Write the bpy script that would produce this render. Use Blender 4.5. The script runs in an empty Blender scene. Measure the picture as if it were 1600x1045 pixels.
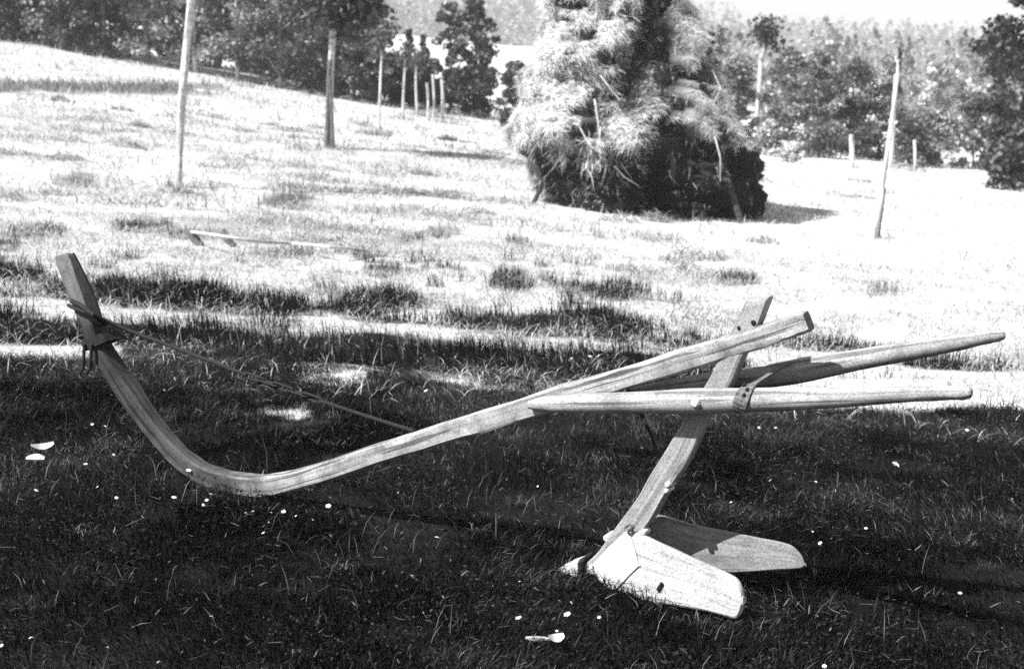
import bpy, math, random
import numpy as np
from mathutils import Vector, Quaternion, Matrix

# ------------------------------------------------------------------ camera, sky, sun, exposure
SC = bpy.context.scene
COL = SC.collection
CAM_H, FPX, PITCH = 1.5, 2222.0, math.atan(345.5 / 2222.0)
SUN_DIR = Vector((-0.545, -0.33, 0.77)).normalized()
cam_d = bpy.data.cameras.new("camera")
cam = bpy.data.objects.new("camera", cam_d); COL.objects.link(cam)
cam.location = (0, 0, CAM_H); cam.rotation_euler = (math.pi / 2 - PITCH, 0, 0)
cam_d.sensor_width = 36.0; cam_d.lens = 36.0 * FPX / 1600.0
cam_d.clip_start = 0.05; cam_d.clip_end = 6000
cam_d.dof.use_dof = True; cam_d.dof.focus_distance = 4.7; cam_d.dof.aperture_fstop = 5.0
SC.camera = cam

world = bpy.data.worlds.new("World"); SC.world = world; world.use_nodes = True
wn, wl = world.node_tree.nodes, world.node_tree.links
bg = wn["Background"]
sky = wn.new("ShaderNodeTexSky"); sky.sky_type = 'NISHITA'; sky.sun_disc = False
sky.sun_elevation = math.asin(SUN_DIR.z); sky.sun_rotation = math.atan2(SUN_DIR.x, SUN_DIR.y)
sky.dust_density = 1.0; sky.air_density = 0.7
bw = wn.new("ShaderNodeRGBToBW")
wl.new(sky.outputs[0], bw.inputs[0]); wl.new(bw.outputs[0], bg.inputs[0])
bg.inputs[1].default_value = 0.05

sd = bpy.data.lights.new("sun", 'SUN'); sd.energy = 5.0; sd.angle = math.radians(0.5)
sun = bpy.data.objects.new("sun", sd); COL.objects.link(sun)
sun.rotation_euler = SUN_DIR.to_track_quat('Z', 'Y').to_euler(); sun.location = (-30, -5, 40)

SC.view_settings.view_transform = 'Standard'; SC.view_settings.look = 'None'
SC.view_settings.gamma = 1.0; SC.view_settings.use_curve_mapping = False
SC.view_settings.exposure = 1.68
SC.render.engine = 'CYCLES'
SC.cycles.max_bounces = 6; SC.cycles.diffuse_bounces = 2; SC.cycles.transparent_max_bounces = 8
SC.cycles.volume_bounces = 0
SC.cycles.use_denoising = False

random.seed(7)
RNG = np.random.default_rng(11)
R = math.radians

# ------------------------------------------------------------------ small numeric helpers
def sstep(a, b, x):
    t = np.clip((x - a) / (b - a), 0, 1); return t * t * (3 - 2 * t)

def _hash(ix, iy, seed):
    h = (ix.astype(np.int64) * 374761393 + iy.astype(np.int64) * 668265263 + seed * 1442695041) & 0xffffffff
    h = ((h ^ (h >> 13)) * 1274126177) & 0xffffffff
    return ((h ^ (h >> 16)) & 0xffffff) / float(0xffffff)

def vnoise(x, y, seed=0):
    x = np.asarray(x, float); y = np.asarray(y, float)
    ix, iy = np.floor(x), np.floor(y); fx, fy = x - ix, y - iy
    fx = fx * fx * (3 - 2 * fx); fy = fy * fy * (3 - 2 * fy)
    a, b = _hash(ix, iy, seed), _hash(ix + 1, iy, seed)
    c, d = _hash(ix, iy + 1, seed), _hash(ix + 1, iy + 1, seed)
    return (a * (1 - fx) + b * fx) * (1 - fy) + (c * (1 - fx) + d * fx) * fy

def fbm(x, y, seed=0, octs=4):
    s, a, t = 0.0, 0.5, 0.0
    for k in range(octs):
        s = s + a * vnoise(x * 2 ** k, y * 2 ** k, seed + k); t += a; a *= 0.5
    return s / t

SP, CP = math.sin(PITCH), math.cos(PITCH)
def ray(px, py):
    a, b = (px - 800.0) / FPX, (522.5 - py) / FPX
    return np.array([a, CP + b * SP, -SP + b * CP])

def project(x, y, z):
    zc = y * CP - (z - CAM_H) * SP; yc = y * SP + (z - CAM_H) * CP
    zc = np.where(zc < 0.05, 0.05, zc)
    return 800 + FPX * x / zc, 522.5 - FPX * yc / zc

# ------------------------------------------------------------------ lie of the land
def ground_z(x, y):
    x = np.asarray(x, float); y = np.asarray(y, float)
    yy = np.maximum(y, -6)
    tilt = -0.075 * np.clip(x, -70, 70) * (1 - 0.65 * sstep(70, 160, yy))
    rise = 0.033 * np.clip(yy - 20, 0, 50) + 0.062 * np.clip(yy - 70, 0, 190) * (1 - .62 * sstep(.03, .16, x / np.maximum(yy, 1))) - 0.035 * np.clip(yy - 260, 0, 190) + 0.118 * np.clip(yy - 450, 0, 1700) * (1 - 0.27 * sstep(0.0, 0.30, x / np.maximum(yy, 1)))
    left = 0.075 * np.clip(-x, 0, 60) * sstep(14, 62, yy)
    swell = 0.05 * (fbm(x * 0.33, yy * 0.33, 3, 3) - 0.5) * sstep(6, 14, yy) + 0.35 * (fbm(x * 0.05, yy * 0.05, 5, 3) - 0.5) * sstep(40, 90, yy)
    lumps = 0.07 * (fbm(x * 2.4, yy * 2.4, 7, 4) - 0.5) * sstep(9.5, 12, yy) * sstep(50, 30, yy)
    near = lumps + 0.035 * (fbm(x * 1.3 + 4, yy * 1.3, 9, 3) - 0.5)
    return tilt + rise + left + swell + near + 0.012

def ground_hit(px, py, lift=0.0):
    d = ray(px, py); t0, f0 = 1.0, None
    ts = np.concatenate([np.arange(1.5, 15, 0.02), np.arange(15, 90, 0.08), np.arange(90, 900, 1.0)])
    P = ts[:, None] * d[None, :]; z = P[:, 2] + CAM_H
    below = np.nonzero(z < ground_z(P[:, 0], P[:, 1]) + lift)[0]
    if len(below) == 0: return None
    i = below[0]; return Vector((P[i, 0], P[i, 1], float(ground_z(P[i, 0], P[i, 1])) + lift))

def interp(tab, x):
    return np.interp(x, [p[0] for p in tab], [p[1] for p in tab])

# edges of the cart tracks and verges, measured where they cross the land
NEAR_EDGE = [(-400, 548), (0, 556), (200, 563), (400, 588), (600, 607), (900, 612), (1200, 626), (1400, 640), (1600, 645), (2000, 655)]
S_TOP = [(-400, 480), (0, 488), (300, 512), (600, 527), (900, 550), (1000, 553), (1150, 565), (1260, 588), (1280, 592)]
S_BOT = [(-400, 525), (0, 533), (300, 547), (600, 577), (900, 595), (1150, 598), (1260, 593), (1280, 592)]
V_TOP = [(-300, 400), (0, 408), (60, 420), (110, 452), (200, 436), (330, 446), (440, 470), (500, 480), (560, 462), (640, 466), (740, 490), (830, 492), (930, 482), (1010, 492), (1070, 515), (1100, 538), (1220, 540), (1300, 536), (1350, 552), (1430, 560), (1600, 560), (1900, 565)]
V_BOT = [(-300, 455), (0, 463), (110, 472), (200, 480), (330, 486), (440, 493), (500, 492), (560, 498), (640, 503), (740, 514), (830, 522), (930, 528), (1010, 534), (1070, 541), (1100, 541), (1220, 546), (1300, 552), (1350, 556), (1430, 575), (1600, 580), (1900, 586)]
PATCH = [(450, 312, 46, 15, .8), (690, 362, 40, 14, .55), (120, 282, 42, 14, .65), (225, 357, 50, 9, .7), (600, 424, 34, 12, .8), (640, 327, 28, 10, .5), (420, 345, 26, 8, .5), (10, 385, 26, 10, .7),
         (800, 440, 40, 26, .55), (1040, 372, 34, 10, .35), (1150, 438, 40, 15, .55), (905, 455, 45, 12, .5), (960, 460, 60, 12, .5), (1250, 470, 34, 10, .25), (1380, 455, 30, 9, .3), (70, 360, 40, 10, .35), (330, 290, 40, 8, .3), (560, 300, 60, 10, .3), (820, 380, 34, 10, .3)]

def veg_mask(x, y):
    """1 = dark green turf, 0 = bare pale track or mown stubble"""
    x = np.asarray(x, float); y = np.asarray(y, float)
    z = ground_z(x, y); px, py = project(x, y, z)
    front = y < 1.0
    wob = (fbm(x * 2.2, y * 2.2, 21, 5) - 0.5)
    w1 = wob * 40
    n = fbm(x * 1.7 + 31, y * 1.7, 27, 4)
    m = np.zeros_like(px)
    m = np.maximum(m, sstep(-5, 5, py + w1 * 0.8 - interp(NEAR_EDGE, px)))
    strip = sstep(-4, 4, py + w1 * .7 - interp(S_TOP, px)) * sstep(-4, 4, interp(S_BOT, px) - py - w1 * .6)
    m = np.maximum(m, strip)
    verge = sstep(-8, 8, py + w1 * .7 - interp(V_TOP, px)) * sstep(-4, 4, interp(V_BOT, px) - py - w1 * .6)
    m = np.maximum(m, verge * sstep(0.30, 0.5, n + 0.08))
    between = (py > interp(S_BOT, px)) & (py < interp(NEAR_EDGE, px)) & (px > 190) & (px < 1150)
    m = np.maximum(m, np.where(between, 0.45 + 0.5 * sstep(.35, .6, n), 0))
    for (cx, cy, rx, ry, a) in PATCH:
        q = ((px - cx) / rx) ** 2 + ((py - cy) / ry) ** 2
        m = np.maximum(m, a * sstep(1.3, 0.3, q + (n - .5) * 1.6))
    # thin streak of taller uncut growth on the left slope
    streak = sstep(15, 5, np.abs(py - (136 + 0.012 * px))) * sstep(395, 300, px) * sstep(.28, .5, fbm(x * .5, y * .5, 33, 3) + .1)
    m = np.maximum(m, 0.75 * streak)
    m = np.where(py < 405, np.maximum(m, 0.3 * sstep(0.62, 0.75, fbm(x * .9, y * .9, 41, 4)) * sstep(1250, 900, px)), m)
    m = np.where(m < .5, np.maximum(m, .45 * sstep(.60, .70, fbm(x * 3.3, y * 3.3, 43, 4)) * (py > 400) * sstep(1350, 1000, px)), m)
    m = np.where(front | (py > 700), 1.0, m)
    # pale dry gaps worn in the near turf
    for (cx, cy, rx, ry) in [(430, 640, 60, 16), (535, 592, 55, 12), (690, 600, 60, 10)]:
        q = ((px - cx) / rx) ** 2 + ((py - cy) / ry) ** 2
        m = np.where(q < 4, m * (1 - 0.8 * sstep(1.0, .1, q + (n - .5) * 2.5 + (fbm(x * 8, y * 8, 29, 3) - .5) * 4)), m)
    return np.clip(m, 0, 1)

# ------------------------------------------------------------------ materials (all silver-grey: the place as black-and-white film records it)
def g(v): return (v, v, v, 1.0)

def new_mat(name):
    m = bpy.data.materials.new(name); m.use_nodes = True
    nt = m.node_tree; b = nt.nodes["Principled BSDF"]
    return m, nt.nodes, nt.links, b

def ramp(nodes, stops):
    r = nodes.new("ShaderNodeValToRGB"); e = r.color_ramp.elements
    e[0].position, e[0].color = stops[0][0], g(stops[0][1])
    e[1].position, e[1].color = stops[-1][0], g(stops[-1][1])
    for p, v in stops[1:-1]:
        k = e.new(p); k.color = g(v)
    return r

def wood_mat(name, dark, light, streak=(2.2, 70), rough=0.75, stain=0.55, crack=0.5, spread=1.0, arm_shade=False):
    m, N, L, b = new_mat(name)
    uv = N.new("ShaderNodeUVMap"); uv.uv_map = "UVMap"
    mp = N.new("ShaderNodeMapping"); mp.inputs['Scale'].default_value = (streak[0], streak[1], 1); L.new(uv.outputs[0], mp.inputs[0])
    n1 = N.new("ShaderNodeTexNoise"); n1.inputs['Scale'].default_value = 1.0; n1.inputs['Detail'].default_value = 8; n1.inputs['Roughness'].default_value = .65; n1.inputs['Distortion'].default_value = .35
    L.new(mp.outputs[0], n1.inputs[0])
    mid = (dark + light) / 2
    r1 = ramp(N, [(0.5 - .22 * spread, dark), (0.5, mid), (0.5 + .2 * spread, light)]); L.new(n1.outputs[0], r1.inputs[0])
    # broad weather stains
    n2 = N.new("ShaderNodeTexNoise"); n2.inputs['Scale'].default_value = 9; n2.inputs['Detail'].default_value = 6; n2.inputs['Roughness'].default_value = .7
    tc = N.new("ShaderNodeTexCoord"); L.new(tc.outputs['Object'], n2.inputs[0])
    r2 = ramp(N, [(0.32, stain), (0.55, 1.0)]); L.new(n2.outputs[0], r2.inputs[0])
    # fine drying checks along the grain
    mp3 = N.new("ShaderNodeMapping"); mp3.inputs['Scale'].default_value = (1.1, 38, 1); L.new(uv.outputs[0], mp3.inputs[0])
    n3 = N.new("ShaderNodeTexNoise"); n3.inputs['Scale'].default_value = 1.3; n3.inputs['Detail'].default_value = 3; n3.inputs['Distortion'].default_value = .6
    L.new(mp3.outputs[0], n3.inputs[0])
    r3 = ramp(N, [(0.385, 1 - crack), (0.425, 1.0)]); L.new(n3.outputs[0], r3.inputs[0])
    # speckle of lichen and grime
    n4 = N.new("ShaderNodeTexNoise"); n4.inputs['Scale'].default_value = 170; n4.inputs['Detail'].default_value = 3; L.new(tc.outputs['Object'], n4.inputs[0])
    r4 = ramp(N, [(0.36, .62), (0.52, 1.0), (0.7, 1.12)]); L.new(n4.outputs[0], r4.inputs[0])
    def mul(a, c):
        x = N.new("ShaderNodeMix"); x.data_type = 'RGBA'; x.blend_type = 'MULTIPLY'; x.inputs[0].default_value = 1
        L.new(a, x.inputs[6]); L.new(c, x.inputs[7]); return x.outputs[2]
    mp6 = N.new("ShaderNodeMapping"); mp6.inputs['Scale'].default_value = (2.3, 11, 1); L.new(uv.outputs[0], mp6.inputs[0])
    vk = N.new("ShaderNodeTexVoronoi"); vk.inputs['Scale'].default_value = 1.0; L.new(mp6.outputs[0], vk.inputs[0])
    r6 = ramp(N, [(0.03, .3), (.075, .75), (.11, 1.0)]); L.new(vk.outputs['Distance'], r6.inputs[0])
    r2b = mul(r2.outputs[0], r6.outputs[0])
    out = mul(mul(mul(r1.outputs[0], r2b), r3.outputs[0]), r4.outputs[0])
    if arm_shade:   # shade on the raised hitch end painted as albedo, deepest at the iron band
        sx = N.new("ShaderNodeSeparateXYZ"); L.new(uv.outputs[0], sx.inputs[0])
        jt = N.new("ShaderNodeMath"); jt.operation = 'MULTIPLY_ADD'; jt.inputs[1].default_value = .35; L.new(n2.outputs[0], jt.inputs[0]); L.new(sx.outputs[0], jt.inputs[2])
        dv = N.new("ShaderNodeMath"); dv.operation = 'DIVIDE'; dv.inputs[1].default_value = 3.4; L.new(jt.outputs[0], dv.inputs[0])
        r5 = ramp(N, [(0.05, .50), (.115, .40), (.135, .11), (.20, .10), (.225, .14), (.40, .19), (.50, 1.0)]); L.new(dv.outputs[0], r5.inputs[0]); out = mul(out, r5.outputs[0])
    L.new(out, b.inputs['Base Color'])
    b.inputs['Roughness'].default_value = rough; b.inputs['Specular IOR Level'].default_value = .25
    bp = N.new("ShaderNodeBump"); bp.inputs['Strength'].default_value = .5; bp.inputs['Distance'].default_value = .004
    ad = N.new("ShaderNodeMath"); ad.operation = 'ADD'; L.new(n1.outputs[0], ad.inputs[0]); L.new(r3.outputs[0], ad.inputs[1])
    L.new(ad.outputs[0], bp.inputs['Height']); L.new(bp.outputs[0], b.inputs['Normal'])
    return m

def rough_mat(name, dark, light, scale=30, rough=.7, bump=.3, metal=0.0):
    m, N, L, b = new_mat(name)
    tc = N.new("ShaderNodeTexCoord"); n = N.new("ShaderNodeTexNoise"); n.inputs['Scale'].default_value = scale; n.inputs['Detail'].default_value = 7; n.inputs['Roughness'].default_value = .65
    L.new(tc.outputs['Object'], n.inputs[0]); r = ramp(N, [(.35, dark), (.65, light)]); L.new(n.outputs[0], r.inputs[0]); L.new(r.outputs[0], b.inputs['Base Color'])
    b.inputs['Roughness'].default_value = rough; b.inputs['Metallic'].default_value = metal; b.inputs['Specular IOR Level'].default_value = .3
    bp = N.new("ShaderNodeBump"); bp.inputs['Strength'].default_value = bump; bp.inputs['Distance'].default_value = .01
    L.new(n.outputs[0], bp.inputs['Height']); L.new(bp.outputs[0], b.inputs['Normal'])
    return m

def shade_mat(name, rough=.55, trans=.3, spec=.3):
    """leaf, blade and straw material: albedo stored leaf by leaf in the 'shade' attribute"""
    m, N, L, b = new_mat(name)
    at = N.new("ShaderNodeAttribute"); at.attribute_name = "shade"
    L.new(at.outputs['Fac'], b.inputs['Base Color']); b.inputs['Roughness'].default_value = rough; b.inputs['Specular IOR Level'].default_value = spec
    tr = N.new("ShaderNodeBsdfTranslucent"); L.new(at.outputs['Fac'], tr.inputs[0])
    mx = N.new("ShaderNodeMixShader"); mx.inputs[0].default_value = trans
    L.new(b.outputs[0], mx.inputs[1]); L.new(tr.outputs[0], mx.inputs[2])
    L.new(mx.outputs[0], N["Material Output"].inputs[0])
    return m

def ground_mat():
    m, N, L, b = new_mat("meadow_soil")
    at = N.new("ShaderNodeAttribute"); at.attribute_name = "shade"
    tc = N.new("ShaderNodeTexCoord")
    n = N.new("ShaderNodeTexNoise"); n.inputs['Scale'].default_value = 9; n.inputs['Detail'].default_value = 9; n.inputs['Roughness'].default_value = .75
    L.new(tc.outputs['Object'], n.inputs[0])
    r = ramp(N, [(.3, .55), (.5, 1.0), (.7, 1.25)]); L.new(n.outputs[0], r.inputs[0])
    x = N.new("ShaderNodeMix"); x.data_type = 'RGBA'; x.blend_type = 'MULTIPLY'; x.inputs[0].default_value = 1
    L.new(at.outputs['Fac'], x.inputs[6]); L.new(r.outputs[0], x.inputs[7]); L.new(x.outputs[2], b.inputs['Base Color'])
    b.inputs['Roughness'].default_value = .95; b.inputs['Specular IOR Level'].default_value = .1
    bp = N.new("ShaderNodeBump"); bp.inputs['Strength'].default_value = .6; bp.inputs['Distance'].default_value = .03
    L.new(n.outputs[0], bp.inputs['Height']); L.new(bp.outputs[0], b.inputs['Normal'])
    return m

M_BEAM = wood_mat("weathered_beam_wood", .18, .46, streak=(1.5, 48), stain=.45, crack=.6, spread=1.0, arm_shade=True)
M_HANDLE = wood_mat("handle_wood", .17, .43, streak=(1.8, 45), stain=.5, crack=.5, spread=1.1)
M_POST = wood_mat("standard_wood", .18, .38, stain=.7, crack=.35)
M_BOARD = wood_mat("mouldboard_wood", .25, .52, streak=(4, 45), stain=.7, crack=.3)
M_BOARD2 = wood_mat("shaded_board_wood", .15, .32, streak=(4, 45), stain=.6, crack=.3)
M_PEG = wood_mat("peg_wood", .35, .6)
M_IRON = rough_mat("rusty_iron", .004, .016, 60, .8, .4)
M_RUST = rough_mat("pitted_iron_strap", .04, .17, 90, .75, .5)
M_PLATE = rough_mat("worn_iron_plate", .30, .54, 40, .6, .25)
M_STAKE = wood_mat("grey_stake_wood", .4, .75, streak=(1.5, 30), stain=.6)
M_BARK = rough_mat("bark", .04, .16, 14, .9, .6)
M_OLDPOLE = rough_mat("blackened_pole", .012, .06, 20, .9, .5)
M_PBARK = rough_mat("pale_bark", .25, .6, 14, .9, .6)
M_GRASS = shade_mat("grass_blades", .65, .2, .06)
M_STRAW = shade_mat("hay_straw", .6, .3, .2)
M_LEAF = shade_mat("tree_leaves", .5, .25, .3)
M_HAYCORE = shade_mat("packed_hay", .9, 0.0, .1)
M_PETAL = rough_mat("white_petals", .6, .8, 50, .7, .1)
M_CHIP = rough_mat("fresh_wood_chip", .2, .5, 40, .8, .3)
M_GROUND = ground_mat()

# ------------------------------------------------------------------ mesh helpers
def link(o, parent=None):
    COL.objects.link(o)
    if parent is not None: o.parent = parent
    return o

def tag(o, label=None, cat=None, group=None, kind=None):
    if label: o["label"] = label
    if cat: o["category"] = cat
    if group: o["group"] = group
    if kind: o["kind"] = kind
    return o

def empty(name, loc, rz=0.0):
    o = bpy.data.objects.new(name, None); o.empty_display_size = .2
    o.location = loc; o.rotation_euler = (0, 0, rz); return link(o)

def np_mesh(name, V, loops, starts, mat, parent=None, shade=None, smooth=False):
    me = bpy.data.meshes.new(name)
    me.vertices.add(len(V)); me.vertices.foreach_set("co", np.ascontiguousarray(V, np.float32).ravel())
    me.loops.add(len(loops)); me.loops.foreach_set("vertex_index", np.ascontiguousarray(loops, np.int32))
    me.polygons.add(len(starts)); me.polygons.foreach_set("loop_start", np.ascontiguousarray(starts, np.int32))
    if smooth: me.polygons.foreach_set("use_smooth", np.ones(len(starts), bool))
    if shade is not None:
        a = me.attributes.new("shade", 'FLOAT', 'POINT'); a.data.foreach_set("value", np.ascontiguousarray(shade, np.float32))
    me.materials.append(mat); me.update(calc_edges=True); me.validate()
    return link(bpy.data.objects.new(name, me), parent)

def blade_arrays(P, L, W, az, a0, a1, shade, tipshade=1.15):
    n = len(P)
    d = np.stack([np.cos(az), np.sin(az), np.zeros(n)], 1); s = np.stack([-np.sin(az), np.cos(az), np.zeros(n)], 1)
    up = np.array([0, 0, 1.0])
    p1 = P + (L * .5)[:, None] * (d * np.sin(a0)[:, None] + up * np.cos(a0)[:, None])
    p2 = p1 + (L * .5)[:, None] * (d * np.sin(a1)[:, None] + up * np.cos(a1)[:, None])
    w = (W * .5)[:, None]
    V = np.stack([P - s * w, P + s * w, p1 + s * w * .8, p1 - s * w * .8, p2], 1).reshape(-1, 3)
    base = (np.arange(n) * 5)[:, None]
    loops = (base + np.array([0, 1, 2, 3, 3, 2, 4])[None, :]).ravel()
    st = np.stack([np.arange(n) * 7, np.arange(n) * 7 + 4], 1).ravel()
    sh = np.stack([shade * .7, shade * .7, shade, shade, shade * tipshade], 1).ravel()
    return V, loops, st, sh

def merge(arrs):
    Vs, Ls, Ss, Sh = [], [], [], []; vo = lo = 0
    for V, l, s, h in arrs:
        Vs.append(V); Ls.append(l + vo); Ss.append(s + lo); Sh.append(h); vo += len(V); lo += len(l)
    return np.concatenate(Vs), np.concatenate(Ls), np.concatenate(Ss), np.concatenate(Sh)

def card_arrays(C, size, shade, rng, aspect=.6, normal=None):
    """small leaf faces with random orientation"""
    n = len(C)
    a = rng.normal(size=(n, 3)); a /= np.linalg.norm(a, axis=1)[:, None]
    b = rng.normal(size=(n, 3)); b -= a * (a * b).sum(1)[:, None]; b /= np.linalg.norm(b, axis=1)[:, None]
    s = size[:, None]
    V = np.stack([C - a * s, C + b * s * aspect, C + a * s, C - b * s * aspect], 1).reshape(-1, 3)
    loops = np.arange(n * 4); st = np.arange(n) * 4
    return V, loops, st, np.repeat(shade, 4)

def loft(name, rings, mat, parent=None, closed_uv=True, smooth=True):
    """skin a list of equal-length rings; caps both ends; UV = metres along, metres round"""
    rings = [np.asarray(r, float) for r in rings]; n = len(rings[0]); m = len(rings)
    V = np.concatenate(rings)
    cen = np.array([r.mean(0) for r in rings]); al = np.concatenate([[0], np.cumsum(np.linalg.norm(np.diff(cen, axis=0), axis=1))])
    per = np.linalg.norm(np.roll(rings[m // 2], -1, 0) - rings[m // 2], axis=1); ar = np.concatenate([[0], np.cumsum(per)])
    faces, uvs = [], []
    for i in range(m - 1):
        for j in range(n):
            k = (j + 1) % n
            faces.append((i * n + j, i * n + k, (i + 1) * n + k, (i + 1) * n + j))
            uvs += [(al[i], ar[j]), (al[i], ar[j + 1]), (al[i + 1], ar[j + 1]), (al[i + 1], ar[j])]
    for i, rev in ((0, True), (m - 1, False)):
        idx = [i * n + j for j in range(n)]
        if rev: idx.reverse()
        faces.append(tuple(idx))
        c = cen[i]; uvs += [((V[q] - c)[0] * .3, (V[q] - c)[2]) for q in idx]
    me = bpy.data.meshes.new(name); me.from_pydata([tuple(v) for v in V], [], faces)
    ul = me.uv_layers.new(name="UVMap"); ul.data.foreach_set("uv", np.array(uvs, np.float32).ravel())
    me.polygons.foreach_set("use_smooth", np.array([smooth] * (len(faces) - 2) + [False, False]))
    me.materials.append(mat); me.update()
    import bmesh
    bm = bmesh.new(); bm.from_mesh(me); bmesh.ops.recalc_face_normals(bm, faces=bm.faces); bm.to_mesh(me); bm.free()
    if smooth: me.set_sharp_from_angle(angle=R(32))
    return link(bpy.data.objects.new(name, me), parent)

def catmull(P, k):
    P = np.asarray(P, float); out = []
    Q = np.vstack([2 * P[0] - P[1], P, 2 * P[-1] - P[-2]])
    for i in range(1, len(Q) - 2):
        for t in np.linspace(0, 1, k, endpoint=False):
            a, b, c, d = Q[i - 1], Q[i], Q[i + 1], Q[i + 2]
            out.append(.5 * (2 * b + (c - a) * t + (2 * a - 5 * b + 4 * c - d) * t ** 2 + (3 * b - a - 3 * c + d) * t ** 3))
    out.append(P[-1]); return np.array(out)

def tube_rings(P, rad, n=14, wob=0.0, seed=0, flat=1.0, round_ends=(True, True)):
    P = np.asarray(P, float); rad = np.asarray(rad, float); m = len(P)
    T = np.gradient(P, axis=0); T /= np.linalg.norm(T, axis=1)[:, None]
    ref = np.array([0, 0, 1.0]) if abs(T[:, 2]).mean() < .8 else np.array([0, 1.0, 0])
    rings = []
    def ring(p, t, r, i):
        s = np.cross(t, ref); s /= np.linalg.norm(s); u = np.cross(s, t)
        th = np.linspace(0, 2 * math.pi, n, endpoint=False)
        rr = r * (1 + wob * (vnoise(np.cos(th) * 1.5 + i * .35, np.sin(th) * 1.5 + seed * 7.3, seed) - .5) * 2)
        return p + np.outer(np.cos(th) * rr * flat, s) + np.outer(np.sin(th) * rr, u)
    if round_ends[0]:
        for q in (0.15, .6, .88): rings.append(ring(P[0] - T[0] * rad[0] * (1 - q) * .6, T[0], rad[0] * math.sqrt(1 - (1 - q) ** 2), 0))
    for i in range(m): rings.append(ring(P[i], T[i], rad[i], i))
    if round_ends[1]:
        for q in (.88, .6, .15): rings.append(ring(P[-1] + T[-1] * rad[-1] * (1 - q) * .6, T[-1], rad[-1] * math.sqrt(1 - (1 - q) ** 2), m))
    return rings

def tube(name, P, rad, mat, parent=None, n=12, wob=0.0, seed=0, flat=1.0, ends=(True, True)):
    if np.isscalar(rad): rad = [rad] * len(P)
    return loft(name, tube_rings(P, rad, n, wob, seed, flat, ends), mat, parent)

def join_lofts(name, parts, mat, parent=None):
    """several ring lists as one mesh (limbs of one trunk, links of one piece)"""
    obs = [loft(name, r, mat) for r in parts]
    V, F, o = [], [], 0
    for ob in obs:
        me = ob.data; V += [v.co.copy() for v in me.vertices]; F += [tuple(i + o for i in p.vertices) for p in me.polygons]; o += len(me.vertices)
    for ob in obs:
        me = ob.data; bpy.data.objects.remove(ob); bpy.data.meshes.remove(me)
    me = bpy.data.meshes.new(name); me.from_pydata(V, [], F); me.polygons.foreach_set("use_smooth", [True] * len(F))
    me.materials.append(mat); me.update()
    return link(bpy.data.objects.new(name, me), parent)

# ------------------------------------------------------------------ the land
def build_ground():
    ys = np.concatenate([np.linspace(-8, 2, 24, endpoint=False), np.linspace(2, 14, 300, endpoint=False),
                         14 * np.exp(np.linspace(0, math.log(80 / 14), 150, endpoint=False)), 80 * np.exp(np.linspace(0, math.log(2150 / 80), 120))])
    s = np.linspace(-1, 1, 381)
    X = s[None, :] * (3 + 0.62 * np.maximum(ys, 0))[:, None]; Y = np.repeat(ys[:, None], len(s), 1)
    Z = ground_z(X, Y); m = veg_mask(X, Y)
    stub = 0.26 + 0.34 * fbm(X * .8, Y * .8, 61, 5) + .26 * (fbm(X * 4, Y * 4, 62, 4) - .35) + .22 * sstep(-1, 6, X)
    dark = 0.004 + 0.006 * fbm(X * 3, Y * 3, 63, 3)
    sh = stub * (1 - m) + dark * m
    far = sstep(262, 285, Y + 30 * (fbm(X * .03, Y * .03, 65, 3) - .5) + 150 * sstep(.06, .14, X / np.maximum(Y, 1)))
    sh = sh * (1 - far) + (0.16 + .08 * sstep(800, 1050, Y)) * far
    ny, nx = X.shape
    V = np.stack([X, Y, Z], 2).reshape(-1, 3)
    i = np.arange(ny - 1)[:, None] * nx + np.arange(nx - 1)[None, :]
    loops = np.stack([i, i + 1, i + nx + 1, i + nx], 2).reshape(-1)
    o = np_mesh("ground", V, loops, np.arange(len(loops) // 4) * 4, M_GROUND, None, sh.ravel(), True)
    tag(o, "meadow ground with dark turf in front and pale mown field behind", "ground", kind="structure")
build_ground()

# ------------------------------------------------------------------ grass and hay litter
def scatter(n, y0, y1, margin=.6, rng=RNG):
    u = rng.random(n); y = np.sqrt(y0 ** 2 + u * (y1 ** 2 - y0 ** 2)); x = (rng.random(n) * 2 - 1) * (0.43 * y + margin + .35)
    return x, y

PLOUGH_CLEAR = []      # filled below with world xy where the timber rests

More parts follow.
